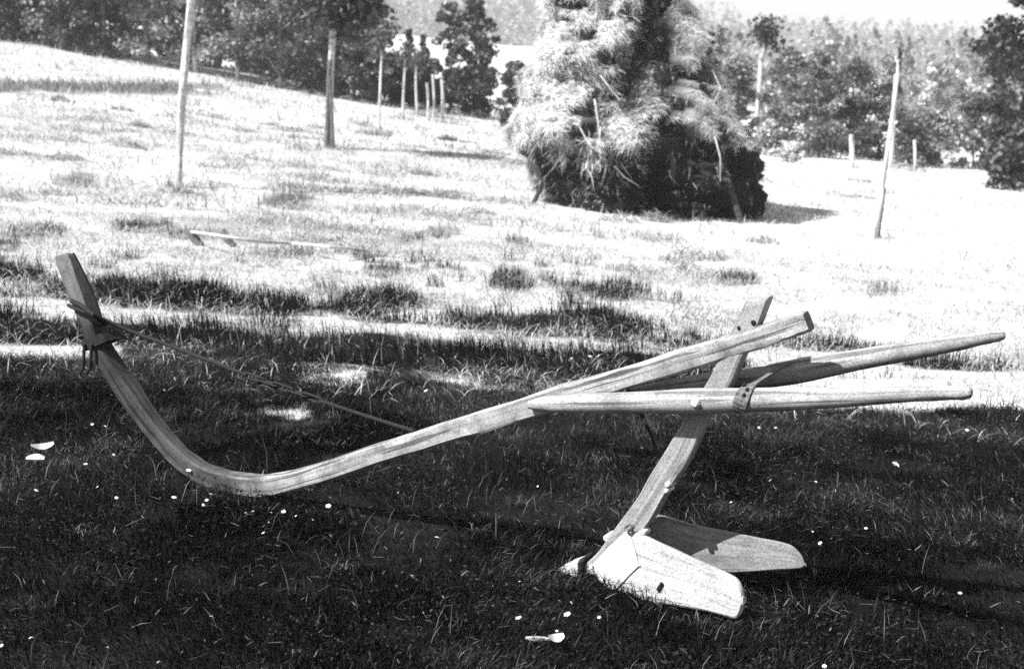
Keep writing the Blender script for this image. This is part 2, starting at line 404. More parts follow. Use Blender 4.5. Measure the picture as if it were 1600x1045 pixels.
def turf():
    rng = RNG; arrs = []
    x, y = scatter(640000, 3.0, 8.2, .5, rng)
    m = veg_mask(x, y); clump = fbm(x * 3.1, y * 3.1, 71, 4)
    keep = (rng.random(len(x)) < m * (.35 + 1.1 * sstep(.3, .62, clump))); x, y, clump = x[keep], y[keep], clump[keep]
    n = len(x); z = ground_z(x, y) - .004
    L = (0.02 + 0.06 * rng.random(n) ** 1.8) * (.5 + 1.1 * clump) * .92
    az = fbm(x * 1.1, y * 1.1, 73, 3) * 9 + rng.normal(0, .9, n) - 1.0
    lean = np.clip(.7 + .6 * rng.random(n) + .7 * (fbm(x * 2.3, y * 2.3, 75, 3) - .4), .05, 1.5)
    pt = .15 + 1.7 * sstep(.3, .7, fbm(x * 1.5, y * 1.5, 77, 4)) * sstep(.25, .6, fbm(x * 6, y * 6, 78, 3))
    sh = 0.003 + 0.07 * rng.random(n) ** 3.4 * pt
    pale = rng.random(n) < .04 * pt; sh = np.where(pale, .05 + .2 * rng.random(n) ** 1.5, sh)
    arrs.append(blade_arrays(np.stack([x, y, z], 1), L, .0016 + .0022 * rng.random(n), az, lean * .45, lean, sh, 1.4))
    # longer bents and dry stalks
    x, y = scatter(6500, 3.0, 8.0, .5, rng); k = rng.random(len(x)) < veg_mask(x, y) * sstep(.35, .6, fbm(x * 1.6, y * 1.6, 79, 3)); x, y = x[k], y[k]; n = len(x)
    L = .04 + .09 * rng.random(n) ** 1.5; lean = .35 + 1.0 * rng.random(n)
    sh = .02 + .13 * rng.random(n) ** 2
    arrs.append(blade_arrays(np.stack([x, y, ground_z(x, y)], 1), L, .0015 + .002 * rng.random(n), rng.random(n) * 6.28, lean * .5, lean, sh, 1.3))
    # flat dead blades and leaf scraps
    x, y = scatter(7000, 3.0, 8.0, .5, rng); n = len(x)
    arrs.append(blade_arrays(np.stack([x, y, ground_z(x, y) + .012 + .03 * rng.random(n)], 1), .015 + .05 * rng.random(n) ** 2, .0015 + .003 * rng.random(n), rng.random(n) * 6.28, 1.1 + .5 * rng.random(n), 1.2 + .6 * rng.random(n), .02 + .22 * rng.random(n) ** 2.5, 1.1))
    # small patches of dead thatch
    cx_, cy_ = scatter(150, 3.2, 7.6, .4, rng); m_ = 45
    rr_ = .05 * np.sqrt(rng.random((150, m_))) * (.5 + 1.2 * rng.random((150, 1))); aa_ = rng.random((150, m_)) * 6.28
    x = (cx_[:, None] + rr_ * np.cos(aa_) * 1.6).ravel(); y = (cy_[:, None] + rr_ * np.sin(aa_)).ravel(); n = len(x)
    arrs.append(blade_arrays(np.stack([x, y, ground_z(x, y) + .01 + .02 * rng.random(n)], 1), .015 + .05 * rng.random(n) ** 1.5, .001 + .002 * rng.random(n), rng.random(n) * 6.28, .6 + .7 * rng.random(n), 1.0 + .7 * rng.random(n), .02 + .24 * rng.random(n) ** 2 * np.repeat(rng.random(150), m_), 1.1))
    # low broad leaves (clover, plantain) in patches
    x, y = scatter(170000, 3.0, 8.0, .5, rng); q = fbm(x * 2.0 + 7, y * 2.0, 87, 3); k = rng.random(len(x)) < sstep(.48, .66, q) * veg_mask(x, y); x, y = x[k], y[k]; n = len(x)
    C = np.stack([x, y, ground_z(x, y) + .015 + .03 * rng.random(n)], 1)
    V_, l_, s_, h_ = card_arrays(C, .003 + .004 * rng.random(n), .004 + .04 * rng.random(n) ** 3, rng, .75); arrs.append((V_, l_, s_, h_))
    V, l, s, h = merge(arrs)
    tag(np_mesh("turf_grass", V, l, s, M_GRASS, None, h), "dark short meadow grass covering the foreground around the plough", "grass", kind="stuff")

def verge():
    rng = RNG; arrs = []
    x, y = scatter(290000, 8.0, 16.5, .8, rng)
    m = veg_mask(x, y); clump = fbm(x * 2.1, y * 2.1, 81, 4)
    keep = (m > .25) & (rng.random(len(x)) < m * (.3 + 1.1 * sstep(.32, .6, clump))); x, y, clump, m = x[keep], y[keep], clump[keep], m[keep]
    n = len(x); z = ground_z(x, y) - .004
    L = (.04 + .12 * rng.random(n) ** 1.4) * (.5 + 1.0 * clump)
    az = fbm(x * .9, y * .9, 83, 3) * 9 + rng.normal(0, 1.0, n); lean = np.clip(.2 + .8 * rng.random(n), .05, 1.5)
    sh = 0.004 + 0.03 * rng.random(n) ** 3
    pale = rng.random(n) < .03; sh = np.where(pale, .1 + .3 * rng.random(n), sh)
    arrs.append(blade_arrays(np.stack([x, y, z], 1), L, .003 + .004 * rng.random(n), az, lean * .45, lean, sh, 1.3))
    V, l, s, h = merge(arrs)
    tag(np_mesh("verge_grass", V, l, s, M_GRASS, None, h), "ragged dark grass tufts along the pale cart tracks", "grass", kind="stuff")

def hay_litter():
    rng = RNG; arrs = []
    for (n0, y0, y1, L0, L1, w) in ((165000, 7.0, 17, .05, .15, .0045), (100000, 17, 34, .10, .24, .009), (40000, 34, 62, .18, .4, .02)):
        x, y = scatter(n0, y0, y1, 1.0, rng)
        m = veg_mask(x, y); c = fbm(x * 1.4, y * 1.4, 91, 4)
        keep = rng.random(len(x)) < (1 - .8 * m) * (.25 + 1.1 * sstep(.35, .62, c)); x, y, c = x[keep], y[keep], c[keep]; n = len(x)
        z = ground_z(x, y) + .05 * rng.random(n) * (y > 9) * sstep(.4, .7, c) + .003
        lean = 1.0 + .55 * rng.random(n); stand = rng.random(n) < .07; lean = np.where(stand, .2 + .7 * rng.random(n), lean)
        sh = .22 + .46 * rng.random(n); dk = rng.random(n) < .26 - .12 * sstep(0, 5, x); sh = np.where(dk, .04 + .1 * rng.random(n), sh)
        L = L0 + (L1 - L0) * rng.random(n)
        arrs.append(blade_arrays(np.stack([x, y, z], 1), L, w * (.6 + .8 * rng.random(n)), rng.random(n) * 6.28, lean * .8, np.minimum(lean * 1.2, 1.75), sh, 1.1))
    # little heaps of raked hay
    cx_, cy_ = scatter(170, 9.5, 40, .5, rng); vm = veg_mask(cx_, cy_); kk = (vm < .5) & (cx_ / cy_ < .17 + .1 * (rng.random(len(vm)) < .2)); cx_, cy_ = cx_[kk], cy_[kk]
    for cx1, cy1 in zip(cx_, cy_):
        n = int(90 + 160 * rng.random()); R0 = (.14 + .3 * rng.random()); H0 = .04 + .11 * rng.random()
        rr_ = R0 * np.sqrt(rng.random(n)); aa_ = rng.random(n) * 6.28; x = cx1 + rr_ * np.cos(aa_) * 1.5; y = cy1 + rr_ * np.sin(aa_)
        lean = 1.0 + .6 * rng.random(n); sh = .2 + .45 * rng.random(n); sh = np.where(rng.random(n) < .24, sh * .2, sh)
        arrs.append(blade_arrays(np.stack([x, y, ground_z(x, y) + H0 * np.clip(1 - (rr_ / R0) ** 2, 0, 1) * rng.random(n)], 1), .08 + .16 * rng.random(n), .004 + .0003 * cy1 + .004 * rng.random(n), rng.random(n) * 6.28, lean * .8, np.minimum(lean * 1.2, 1.9), sh, 1.1))
    # rank growth round the feet of trunks, stakes and posts
    for (px, py) in [(278, 292), (514, 233), (592, 213), (630, 187), (652, 181), (668, 183), (677, 183), (691, 185), (1182, 229), (1366, 374), (1392, 263), (1331, 263), (1269, 248), (1430, 269)]:
        p = ground_hit(px, py); n = 70; a = rng.random(n) * 6.28; q = .06 + .22 * rng.random(n) ** .7
        x = p.x + q * np.cos(a) * 1.3; y = p.y + q * np.sin(a); lean = .1 + .9 * rng.random(n)
        arrs.append(blade_arrays(np.stack([x, y, ground_z(x, y)], 1), .08 + .26 * rng.random(n) ** 1.5, .006 + .0003 * p.y * rng.random(n), rng.random(n) * 6.28, lean * .5, lean, .04 + .3 * rng.random(n) ** 1.5, 1.2))
    # streak of uncut growth on the slope and weed tufts in the stubble
    x, y = scatter(60000, 14, 66, 1.0, rng); m = veg_mask(x, y); k = (m > .2) & (rng.random(len(x)) < m); x, y = x[k], y[k]; n = len(x)
    lean = .1 + .8 * rng.random(n)
    arrs.append(blade_arrays(np.stack([x, y, ground_z(x, y)], 1), (.06 + .1 * rng.random(n)) * (1 + y / 50), .006 + .0004 * y, rng.random(n) * 6.28, lean * .5, lean, .03 + .12 * rng.random(n), 1.2))
    V, l, s, h = merge(arrs)
    tag(np_mesh("mown_hay", V, l, s, M_STRAW, None, h), "pale mown hay and stubble strewn over the sunlit field", "hay", kind="stuff")

turf(); verge(); hay_litter()

# ------------------------------------------------------------------ the plough
TH = R(28)
P0 = np.array([0.14, 4.58, 0.0])
UX, VX = np.array([math.cos(TH), -math.sin(TH), 0]), np.array([math.sin(TH), math.cos(TH), 0])
def pl(px, py, v):
    """picture point on the plough's lengthwise plane at sideways offset v -> (u, v, w)"""
    d = ray(px, py); o = np.array([0, 0, CAM_H]) - P0
    t = (v - o @ VX) / (d @ VX); q = o + t * d
    return np.array([q @ UX, v, q[2]])

plough = empty("wooden_plough", tuple(P0), -TH)
tag(plough, "old weathered wooden plough with a long curved beam lying on the grass", "plough")

def plank(name, stations, mat, parent, k=5, chamfer=.006, wob=.0015, seed=1):
    """stations: (T, B, half) with T,B = (u,v,w) front upper / lower edge, half = thickness behind it"""
    T = catmull([s[0] for s in stations], k); B = catmull([s[1] for s in stations], k); th = np.interp(np.linspace(0, 1, len(T)), np.linspace(0, 1, len(stations)), [s[2] for s in stations])
    rings = []
    nrm = np.array([0, 1.0, 0])
    for i in range(len(T)):
        t, b = T[i], B[i]; e = t - b; L = np.linalg.norm(e); e = e / max(L, 1e-6); c = min(chamfer, L * .3)
        nv = stations_normal if stations_normal is not None else nrm
        D = nv * th[i]; cd = nv * c
        pts = [b + e * c, b + e * L * .33, b + e * L * .66, t - e * c, t + cd, t + D * .5, t + D - cd, t + D - e * c, b + D + e * L * .66, b + D + e * L * .33, b + D + e * c, b + D - cd, b + D * .5, b + cd]
        pts = np.array(pts); a = i * .9
        pts[:, 1] += wob * 2 * (vnoise(np.arange(len(pts)) * 1.7, np.full(len(pts), a * .35), seed) - .5)
        pts[:, 2] += wob * 2 * (vnoise(np.arange(len(pts)) * 1.3 + 9, np.full(len(pts), a * .35), seed + 3) - .5)
        rings.append(pts)
    # slightly shrunk end rings soften the sawn ends
    for idx, ins in ((0, 0), (len(rings), -1)):
        r0 = rings[0] if idx == 0 else rings[-1]; r1 = rings[1] if idx == 0 else rings[-2]
        c0 = r0.mean(0); dv = c0 - r1.mean(0); dv = dv / max(np.linalg.norm(dv), 1e-6)
        rr = c0 + (r0 - c0) * .90 + dv * .007
        if idx == 0: rings.insert(0, rr)
        else: rings.append(rr)
    return loft(name, rings, mat, parent)
stations_normal = None

BEAM = [((104, 399), (84, 404), .055), ((116, 430), (93, 432), .065), ((134, 482), (113, 482), .08), ((151, 535), (132, 534), .085), ((174, 573), (155, 580), .082),
        ((203, 613), (187, 630), .078), ((231, 653), (212, 664), .072), ((255, 681), (239, 697), .07), ((281, 708), (263, 724), .068), ((310, 728), (300, 752), .066),
        ((345, 740), (342, 768), .066), ((384, 745.5), (385, 777), .064), ((412, 744.5), (418, 777), .064), ((450, 738), (458, 768), .064), ((512, 719), (520, 749), .064),
        ((570, 699.5), (580, 728), .064), ((628, 682), (641, 710), .066), ((685, 663), (697, 692), .066), ((743, 645), (755, 677), .066), ((800, 627), (812, 659), .068),
        ((860, 607), (875, 640), .068), ((925, 588), (940, 620), .07), ((987, 570), (1000, 602), .072), ((1050, 549), (1060, 584), .074), ((1112, 532), (1125, 565), .076),
        ((1160, 517), (1175, 550), .076), ((1206, 503), (1219, 535), .074), ((1238, 492), (1250, 524), .072), ((1250, 489), (1261, 521), .068)]
VF = -.035
beam = plank("beam", [(pl(*t, VF), pl(*b, VF), h) for t, b, h in BEAM], M_BEAM, plough, k=6, chamfer=.008, wob=.003, seed=4)
beam["label"] = "long hewn beam curving up at its front end"

# standard (the upright share-post), swept from the top tenon down to the share
POST = [((1163, 474), (1199, 468)), ((1143, 515), (1183, 510)), ((1117, 573), (1158, 561)), ((1100, 604), (1139, 604)), ((1072, 650), (1106, 650)), ((1037, 708), (1081, 706)),
        ((1018, 738), (1057, 746)), ((996, 777), (1038, 774)), ((966, 818), (1006, 826)), ((943, 851), (968, 850)), ((927, 870), (944, 876)), ((908, 886), (926, 896))]
standard = plank("standard", [(pl(*a, -.03), pl(*b, -.03), .06) for a, b in POST], M_POST, plough, k=5, chamfer=.004, wob=.0018, seed=8)

def handle(pts, mat, seed):
    P, rad = [], []
    for px, top, bot, v in pts:
        a, b = pl(px, top, v), pl(px, bot, v); P.append((a + b) / 2); rad.append(np.linalg.norm(a - b) / 2 * .97)
    Pc = catmull([np.append(p, r) for p, r in zip(P, rad)], 6)
    return tube("handle", Pc[:, :3], np.maximum(Pc[:, 3], .006), mat, plough, 18, .05, seed)
h1 = handle([(828, 625, 639, -.05), (846, 620, 643, -.055), (870, 617.5, 645, -.058), (930, 614, 646.5, -.061), (1000, 611, 646.5, -.064), (1085, 606, 647, -.070), (1175, 605, 644, -.080), (1250, 604.5, 641, -.095),
             (1330, 604.5, 636.5, -.112), (1431, 603, 628, -.136), (1485, 602.5, 625.5, -.15), (1505, 601, 625.5, -.155), (1514, 603.5, 623, -.158)], M_HANDLE, 3)
h1["label"] = "pale nearer handle with a rounded end"
h2 = handle([(985, 606, 620, .06), (1069, 588, 609, .075), (1106, 582, 605, .092), (1169, 574, 607, .12), (1234, 562.5, 602, .15), (1296, 551.5, 588.5, .18), (1364, 542, 575, .205), (1420, 533, 564, .22),
             (1482, 523.5, 551.5, .24), (1530, 517.5, 540.5, .25), (1555, 515, 535, .255), (1567, 516, 531, .258)], M_HANDLE, 5)
h2["label"] = "darker farther handle splaying away from the beam"

# mouldboards
def tri_plane(a, b, c):
    n = np.cross(b - a, c - a); return a, n / np.linalg.norm(n)
def on_plane(px, py, pn):
    p, n = pn; d = ray(px, py); dl = np.array([d @ UX, d @ VX, d[2]]); o = np.array([0, 0, CAM_H]) - P0; ol = np.array([o @ UX, o @ VX, o[2]])
    t = ((p - ol) @ n) / (dl @ n); return ol + dl * t
def at_height(px, py, w):
    d = ray(px, py); o = np.array([0, 0, CAM_H]) - P0; t = (w - o[2]) / d[2]; q = o + t * d
    return np.array([q @ UX, q @ VX, q[2]])
NB = tri_plane(pl(926, 881, -.034), pl(980, 830, -.036), at_height(1143, 964, .0))
nbn = NB[1] if NB[1][1] > 0 else -NB[1]
print("near board normal", NB[1], "rear", at_height(1143, 964, .0))
NT = [(926, 881), (945, 861), (977, 831), (992, 830), (1003, 835), (1035, 850), (1069, 866), (1100, 880), (1134, 895), (1149, 905), (1156, 918), (1158, 932)]
NBt = [(929, 890), (938, 908), (950, 922), (965, 930), (990, 936), (1025, 942), (1060, 947), (1090, 952), (1120, 959), (1140, 965), (1152, 962), (1157.5, 945)]
stations_normal = nbn
near_board = plank("mouldboard", [(on_plane(*t, NB), on_plane(*b, NB), .022) for t, b in zip(NT, NBt)], M_BOARD, plough, k=4, chamfer=.005, wob=.001, seed=12)
near_board["label"] = "bright sunlit mouldboard nearer the camera"
# iron plate lying on its front corner
NP = (NB[0] - nbn * .006, NB[1])
plate = plank("iron_plate", [(on_plane(*t, NP), on_plane(*b, NP), .004) for t, b in zip([(925, 881), (944, 861), (976, 831), (984, 836), (991, 856), (997, 880)], [(928, 889), (937, 907), (949, 920), (961, 921), (982, 899), (998, 884)])], M_PLATE, near_board, k=3, chamfer=.001, wob=.0003, seed=14)
bl = on_plane(1031, 916, (NB[0] - nbn * .004, NB[1]))
nail = tube("bolt", [on_plane(1028, 921, NP), on_plane(1034, 911, NP)], [.006, .006], M_IRON, near_board, 8)
FB = tri_plane(pl(985, 846, .034), pl(1028, 803, .085), at_height(1250, 888, .055))
fbn = FB[1] if FB[1][1] > 0 else -FB[1]
print("far board normal", FB[1], "rear", at_height(1250, 888, .055))
stations_normal = fbn
FT = [(975, 822), (1000, 808), (1028, 804), (1081, 818), (1133, 829), (1185, 839.5), (1226, 848), (1243, 856), (1254, 869), (1257, 878)]
FBt = [(972, 850), (1000, 868), (1035, 884), (1085, 893), (1135, 895), (1185, 892.5), (1225, 890), (1242, 889), (1252, 888), (1257, 884)]
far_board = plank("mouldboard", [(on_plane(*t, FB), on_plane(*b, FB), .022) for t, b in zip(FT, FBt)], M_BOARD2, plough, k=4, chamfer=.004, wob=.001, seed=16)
far_board["label"] = "grey shaded mouldboard on the far side"
stations_normal = None

# share at the foot: socketed iron point with a collar
SH = [((869, 890), (873, 910)), ((880, 884), (882, 912)), ((893, 879), (893, 912)), ((904, 875), (904, 908))]
share = plank("share", [(pl(*a, -.045), pl(*b, -.045), .085) for a, b in SH], M_PLATE, plough, k=4, chamfer=.016, wob=.002, seed=20)
plank("collar", [(pl(904, 874, -.047), pl(901, 908, -.047), .088), (pl(909, 872, -.047), pl(905, 906, -.047), .088)], M_IRON, share, k=2, chamfer=.01)
# pegs, wedges, nails
def peg(px, py, v, r, ln, mat, parent, name="peg", tilt=(0, 0)):
    c = pl(px, py, v)
    return tube(name, [c + np.array([0, ln, 0]), c + np.array([tilt[0], 0, tilt[1]])], [r, r * .92], mat, parent, 10, .06, int(px))
peg(1086, 631, -.120, .016, .06, M_PEG, h1)
peg(1154, 512, -.032, .006, .03, M_IRON, standard, "wedge"); peg(1177, 504, -.032, .009, .03, M_IRON, standard, "wedge")
peg(1043, 757, -.04, .011, .05, M_PEG, standard); peg(1041, 767, -.042, .009, .05, M_PEG, standard)
peg(948, 841, -.01, .014, .05, M_PEG, standard); peg(1004, 833, -.045, .012, .04, M_PEG, standard)
tube("binding_wire", [pl(977, 824, -.04), pl(984, 819, -.055), pl(990, 823, -.05), pl(987, 834, -.045), pl(981, 832, -.05), pl(986, 824, -.055)], .004, M_RUST, standard, 8)
tube("iron_loop", [pl(924, 882, -.05), pl(922, 888, -.06), pl(926, 895, -.055), pl(931, 897, -.045)], .005, M_PLATE, standard, 8)
# strap that ties the two handles
def ribbon(name, pts, wid, thick, mat, parent, vdir=(1, 0, 0)):
    rings = []; P = np.array(pts); T = np.gradient(P, axis=0); T /= np.linalg.norm(T, axis=1)[:, None]
    for p, t, w in zip(P, T, wid):
        s = np.array(vdir) - t * (np.array(vdir) @ t); s /= np.linalg.norm(s); nn = np.cross(s, t)
        rings.append([p - s * w - nn * thick, p + s * w - nn * thick, p + s * w + nn * thick, p - s * w + nn * thick])
    return loft(name, rings, mat, parent, smooth=False)
c = pl(1164, 624, -.079); rr = .039
arc = [c + np.array([a_ * .012, -math.cos(a_) * (rr + .003), math.sin(a_) * (rr + .003)]) for a_ in np.linspace(-1.0, 1.35, 9)]
far_pt = pl(1233, 566, .124); top = arc[-1]
strap = ribbon("handle_strap", arc + [top + (far_pt - top) * q for q in (.12, .3, .5, .7, .88, 1.0)], [.010, .016, .02, .021, .022, .022, .021, .02, .016, .008, .007, .007, .007, .007, .006], .0035, M_RUST, plough)
for py in (602, 617): peg(1162, py, -.122, .006, .012, M_IRON, strap, "nail")
tube("brace_rod", [pl(975, 596, .05), pl(1003, 648, .045), pl(1018, 680, .042), pl(1032, 726, .035), pl(1040, 745, .025)], .006, M_IRON, plough, 8)

# iron band, hanging hooks, and the tie of rod - chain - rod up the curved end
def bandring(px1, py1, px2, py2, half):
    a, b = pl(px1, py1, -.045), pl(px2, py2, -.045)
    return [a, b, b + np.array([0, .105, 0]), a + np.array([0, .105, 0])]
d_ = np.array([8, 15])
r1 = bandring(126, 535, 158, 520, 0); r2 = bandring(131, 549, 166, 533, 0)
loft("iron_band", [r1, r2], M_IRON, plough, smooth=False)
for k, dx in ((0, 0), (1, 11)):
    tube("hook", [pl(132 + dx, 538, -.05), pl(131 + dx, 550, -.055), pl(131 + dx, 565, -.055), pl(130 + dx, 575, -.055), pl(125 + dx, 583, -.055), pl(121 + dx, 581, -.055)], .0065, M_IRON, plough, 8)
A = pl(150, 497, .06); B = pl(385, 586, .055); C_ = pl(500, 626, .055); D = pl(646, 673, .045)
tie = tube("tie_rod", [pl(107, 477, -.02), pl(118, 482, -.05), pl(140, 490, -.05), pl(165, 501, .0), pl(205, 518, .05), pl(270, 542, .055), pl(331, 565, .055), B], [.008] * 8, M_IRON, plough, 8)
tube("tie_rod", [C_, pl(570, 649, .055), D], .0075, M_IRON, plough, 8)
nl = 5
for i in range(nl):
    a, b = B + (C_ - B) * (i - .18) / nl, B + (C_ - B) * (i + 1.18) / nl
    ax = (b - a) / np.linalg.norm(b - a); sd_ = np.cross(ax, [0, 1.0, 0]); sd_ /= np.linalg.norm(sd_)
    if i % 2: sd_ = np.cross(ax, sd_)
    Lk = np.linalg.norm(b - a) / 2; wk = .010
    th = np.linspace(0, 2 * math.pi, 17)[:-1]; cpt = (a + b) / 2
    path = [cpt + ax * (np.sign(math.cos(q)) * (Lk - wk) + wk * math.cos(q)) + sd_ * wk * math.sin(q) for q in th]
    path.append(path[0])
    tube("chain_link", path, .005, M_IRON, plough, 6, ends=(False, False))
tube("rope_wrap", [pl(112, 470, -.045), pl(128, 478, -.05), pl(146, 492, -.05), pl(158, 500, -.02), pl(166, 505, .04)], .011, M_IRON, plough, 8, .2, 3)

# ------------------------------------------------------------------ flowers and scraps in the turf
FL = [(272, 778, 9), (330, 772, 9), (323, 783, 6), (318, 790, 6), (353, 793, 5), (384, 802, 7), (395, 799, 6), (424, 803, 8), (443, 800, 8), (420, 816, 8), (411, 833, 6), (462, 806, 4), (489, 813, 4),
      (331, 963, 13), (248, 1034, 14), (48, 997, 10), (513, 790, 9), (578, 794, 7), (517, 838, 8), (644, 900, 10), (812, 908, 8), (810, 964, 11), (886, 960, 12), (874, 940, 8), (893, 943, 6), (683, 841, 9),
      (57, 767, 8), (152, 760, 6), (182, 779, 6), (1281, 850, 7), (1421, 860, 8), (1500, 928, 7), (1288, 1042, 8), (1203, 751, 5), (1275, 752, 6), (295, 735, 9), (144, 664, 5), (165, 667, 6), (178, 711, 5), (134, 726, 7),
      (257, 610, 6), (893, 560, 6), (922, 556, 6), (935, 556, 5), (1511, 672, 6), (1345, 644, 7), (1186, 668, 5), (1270, 830, 4), (1353, 826, 6), (665, 611, 7), (840, 760, 4), (1003, 700, 4), (1555, 690, 6), (1582, 780, 5), (870, 985, 5), (622, 770, 6), (936, 965, 6), (2, 1010, 7), (169, 1012, 5), (125, 700, 4), (1142, 785, 5), (1212, 668, 4)]
def flower_mesh(name="meadow_flower"):
    V, F = [], []; n = 11
    for k in range(n):
        a = 2 * math.pi * k / n; w = .24; o = len(V); z = .1 * math.sin(k * 2.3)
        for r_, da, dz in ((.22, -w * .6, .05), (.22, w * .6, .05), (.8, w, -.06 + z), (1.0, 0, -.12 + z), (.8, -w, -.06 + z)):
            V.append((r_ * math.cos(a + da), r_ * math.sin(a + da), dz))
        F.append((o, o + 1, o + 2, o + 3, o + 4))
    o = len(V)
    for k in range(8): V.append((.32 * math.cos(k * .785), .32 * math.sin(k * .785), .06))
    V.append((0, 0, .24))
    for k in range(8): F.append((o + k, o + (k + 1) % 8, o + 8))
    me = bpy.data.meshes.new(name); me.from_pydata(V, [], F); me.materials.append(M_PETAL); me.update(); return me
def stem_mesh():
    me = bpy.data.meshes.new("stem"); r_ = .05
    V = [(r_ * math.cos(q), r_ * math.sin(q), z) for z in (0, 1) for q in (0, 2.1, 4.2)]
    me.from_pydata(V, [], [(0, 1, 4, 3), (1, 2, 5, 4), (2, 0, 3, 5)]); me.materials.append(M_STEM); me.update(); return me
M_STEM = rough_mat("flower_stem", .04, .08, 50, .8, .1)
FM, SM = flower_mesh(), stem_mesh()
for (px, py, s) in FL:
    h = .045 + .02 * random.random(); p = ground_hit(px, py, h)
    if p is None: continue
    r_ = s / FPX * p.y / 2 * 1.05
    o = bpy.data.objects.new("meadow_flower", FM); link(o); o.location = p
    o.scale = (r_, r_, r_); o.rotation_euler = (R(random.uniform(5, 45)), R(random.uniform(-25, 25)), random.random() * 6)
    tag(o, "small white flower head standing just above the dark grass", "flower", "white flowers in the grass")
    st = bpy.data.objects.new("stem", SM); link(st, o)
    q = o.rotation_euler.to_matrix().inverted()
    down = q @ Vector((0, 0, -(h + .01) / r_)); axis = -down.normalized()
    st.rotation_euler = axis.to_track_quat('Z', 'Y').to_euler(); st.location = down; st.scale = (.6, .6, down.length)

def chip(px, py, ln, wd, rz, curl, label, name="wood_chip", mat=None):
    p = ground_hit(px, py, .058); rings = []
    for t in np.linspace(-1, 1, 9):
        w = wd * (1 - .6 * t * t) * (1 + .12 * t); z = curl * t * t * ln
        rings.append([(t * ln / 2, -w / 2, z + .006), (t * ln / 2, 0, z), (t * ln / 2, w / 2, z + .008), (t * ln / 2, 0, z + .008)])
    o = loft(name, rings, mat or M_CHIP); o.location = p; o.rotation_euler = (R(25), 0, rz); return tag(o, label, "wood chip")
chip(66, 700, .085, .035, R(28), .15, "pale curled wood chip tilted up, upper of two left of the curved beam")
chip(55, 716, .07, .032, R(0), -.1, "flat pale wood chip, lower of two left of the curved beam")
chip(868, 1000, .045, .03, R(20), .2, "pale dry leaf at the right end of a dead stalk near the bottom edge", "dry_leaf")["category"] = "dry leaf"
o = tube("dead_stalk", [tuple(ground_hit(x, y, .035)) for x, y in ((822, 996), (836, 1000), (850, 1000), (862, 1003))], [.004, .008, .007, .003], M_CHIP, None, 8, .3, 2)
tag(o, "thick pale dead stalk lying in the grass near the bottom edge", "stalk")
chip(1398, 729, .03, .035, R(60), .2, "crumpled pale leaf upright in the dark grass at right", "dry_leaf")["category"] = "dry leaf"
p = ground_hit(327, 549, .03)
me = FM
import bmesh
def stone(px, py, s, label):
    p = ground_hit(px, py, .01); bm = bmesh.new(); bmesh.ops.create_icosphere(bm, subdivisions=3, radius=1)
    for v in bm.verts:
        v.co *= 1 + .25 * (float(vnoise(v.co.x * 2 + px, v.co.y * 2 + v.co.z, 5)) - .5); v.co.z *= .7
    me = bpy.data.meshes.new("stone"); bm.to_mesh(me); bm.free(); me.materials.append(M_CHIP); me.polygons.foreach_set("use_smooth", [True] * len(me.polygons))
    o = bpy.data.objects.new("stone", me); link(o); o.location = p; o.scale = (s, s, s); tag(o, label, "stone")
stone(327, 551, .022, "white stone in the dark grass strip above the tie rod")

# ------------------------------------------------------------------ trees, stakes, hay stack
def crown_points(rng, H, W, h0, n, shape, clumps, crad=(.10, .10)):
    """leaf centres gathered in clumps inside a crown envelope"""
    cs = []
    for _ in range(clumps):
        t = rng.random(); ang = rng.random() * 6.28
        if shape == 'cone': rad = W / 2 * (1 - t) ** .9 * (.35 + .65 * rng.random())
        elif shape == 'bush': rad = W / 2 * math.sqrt(max(0, 1 - (t * 1.02) ** 2)) * (.2 + .8 * rng.random())
        else: rad = W / 2 * math.sin(math.pi * min(1, .12 + t * .86)) ** .7 * math.sqrt(rng.random())
        cs.append((math.cos(ang) * rad, math.sin(ang) * rad, h0 + t * (H - h0), W * (crad[0] + crad[1] * rng.random()) * (1 - .6 * t if shape == 'cone' else 1)))
    cs = np.array(cs); k = rng.integers(0, clumps, n); c = cs[k]
    d = rng.normal(size=(n, 3)); d /= np.linalg.norm(d, axis=1)[:, None]; r_ = rng.random(n) ** .4
    P = c[:, :3] + d * (r_ * c[:, 3])[:, None] * np.array([1.15, 1.15, .75])
    P[:, 2] = np.maximum(P[:, 2], .05)
    return P, cs, k

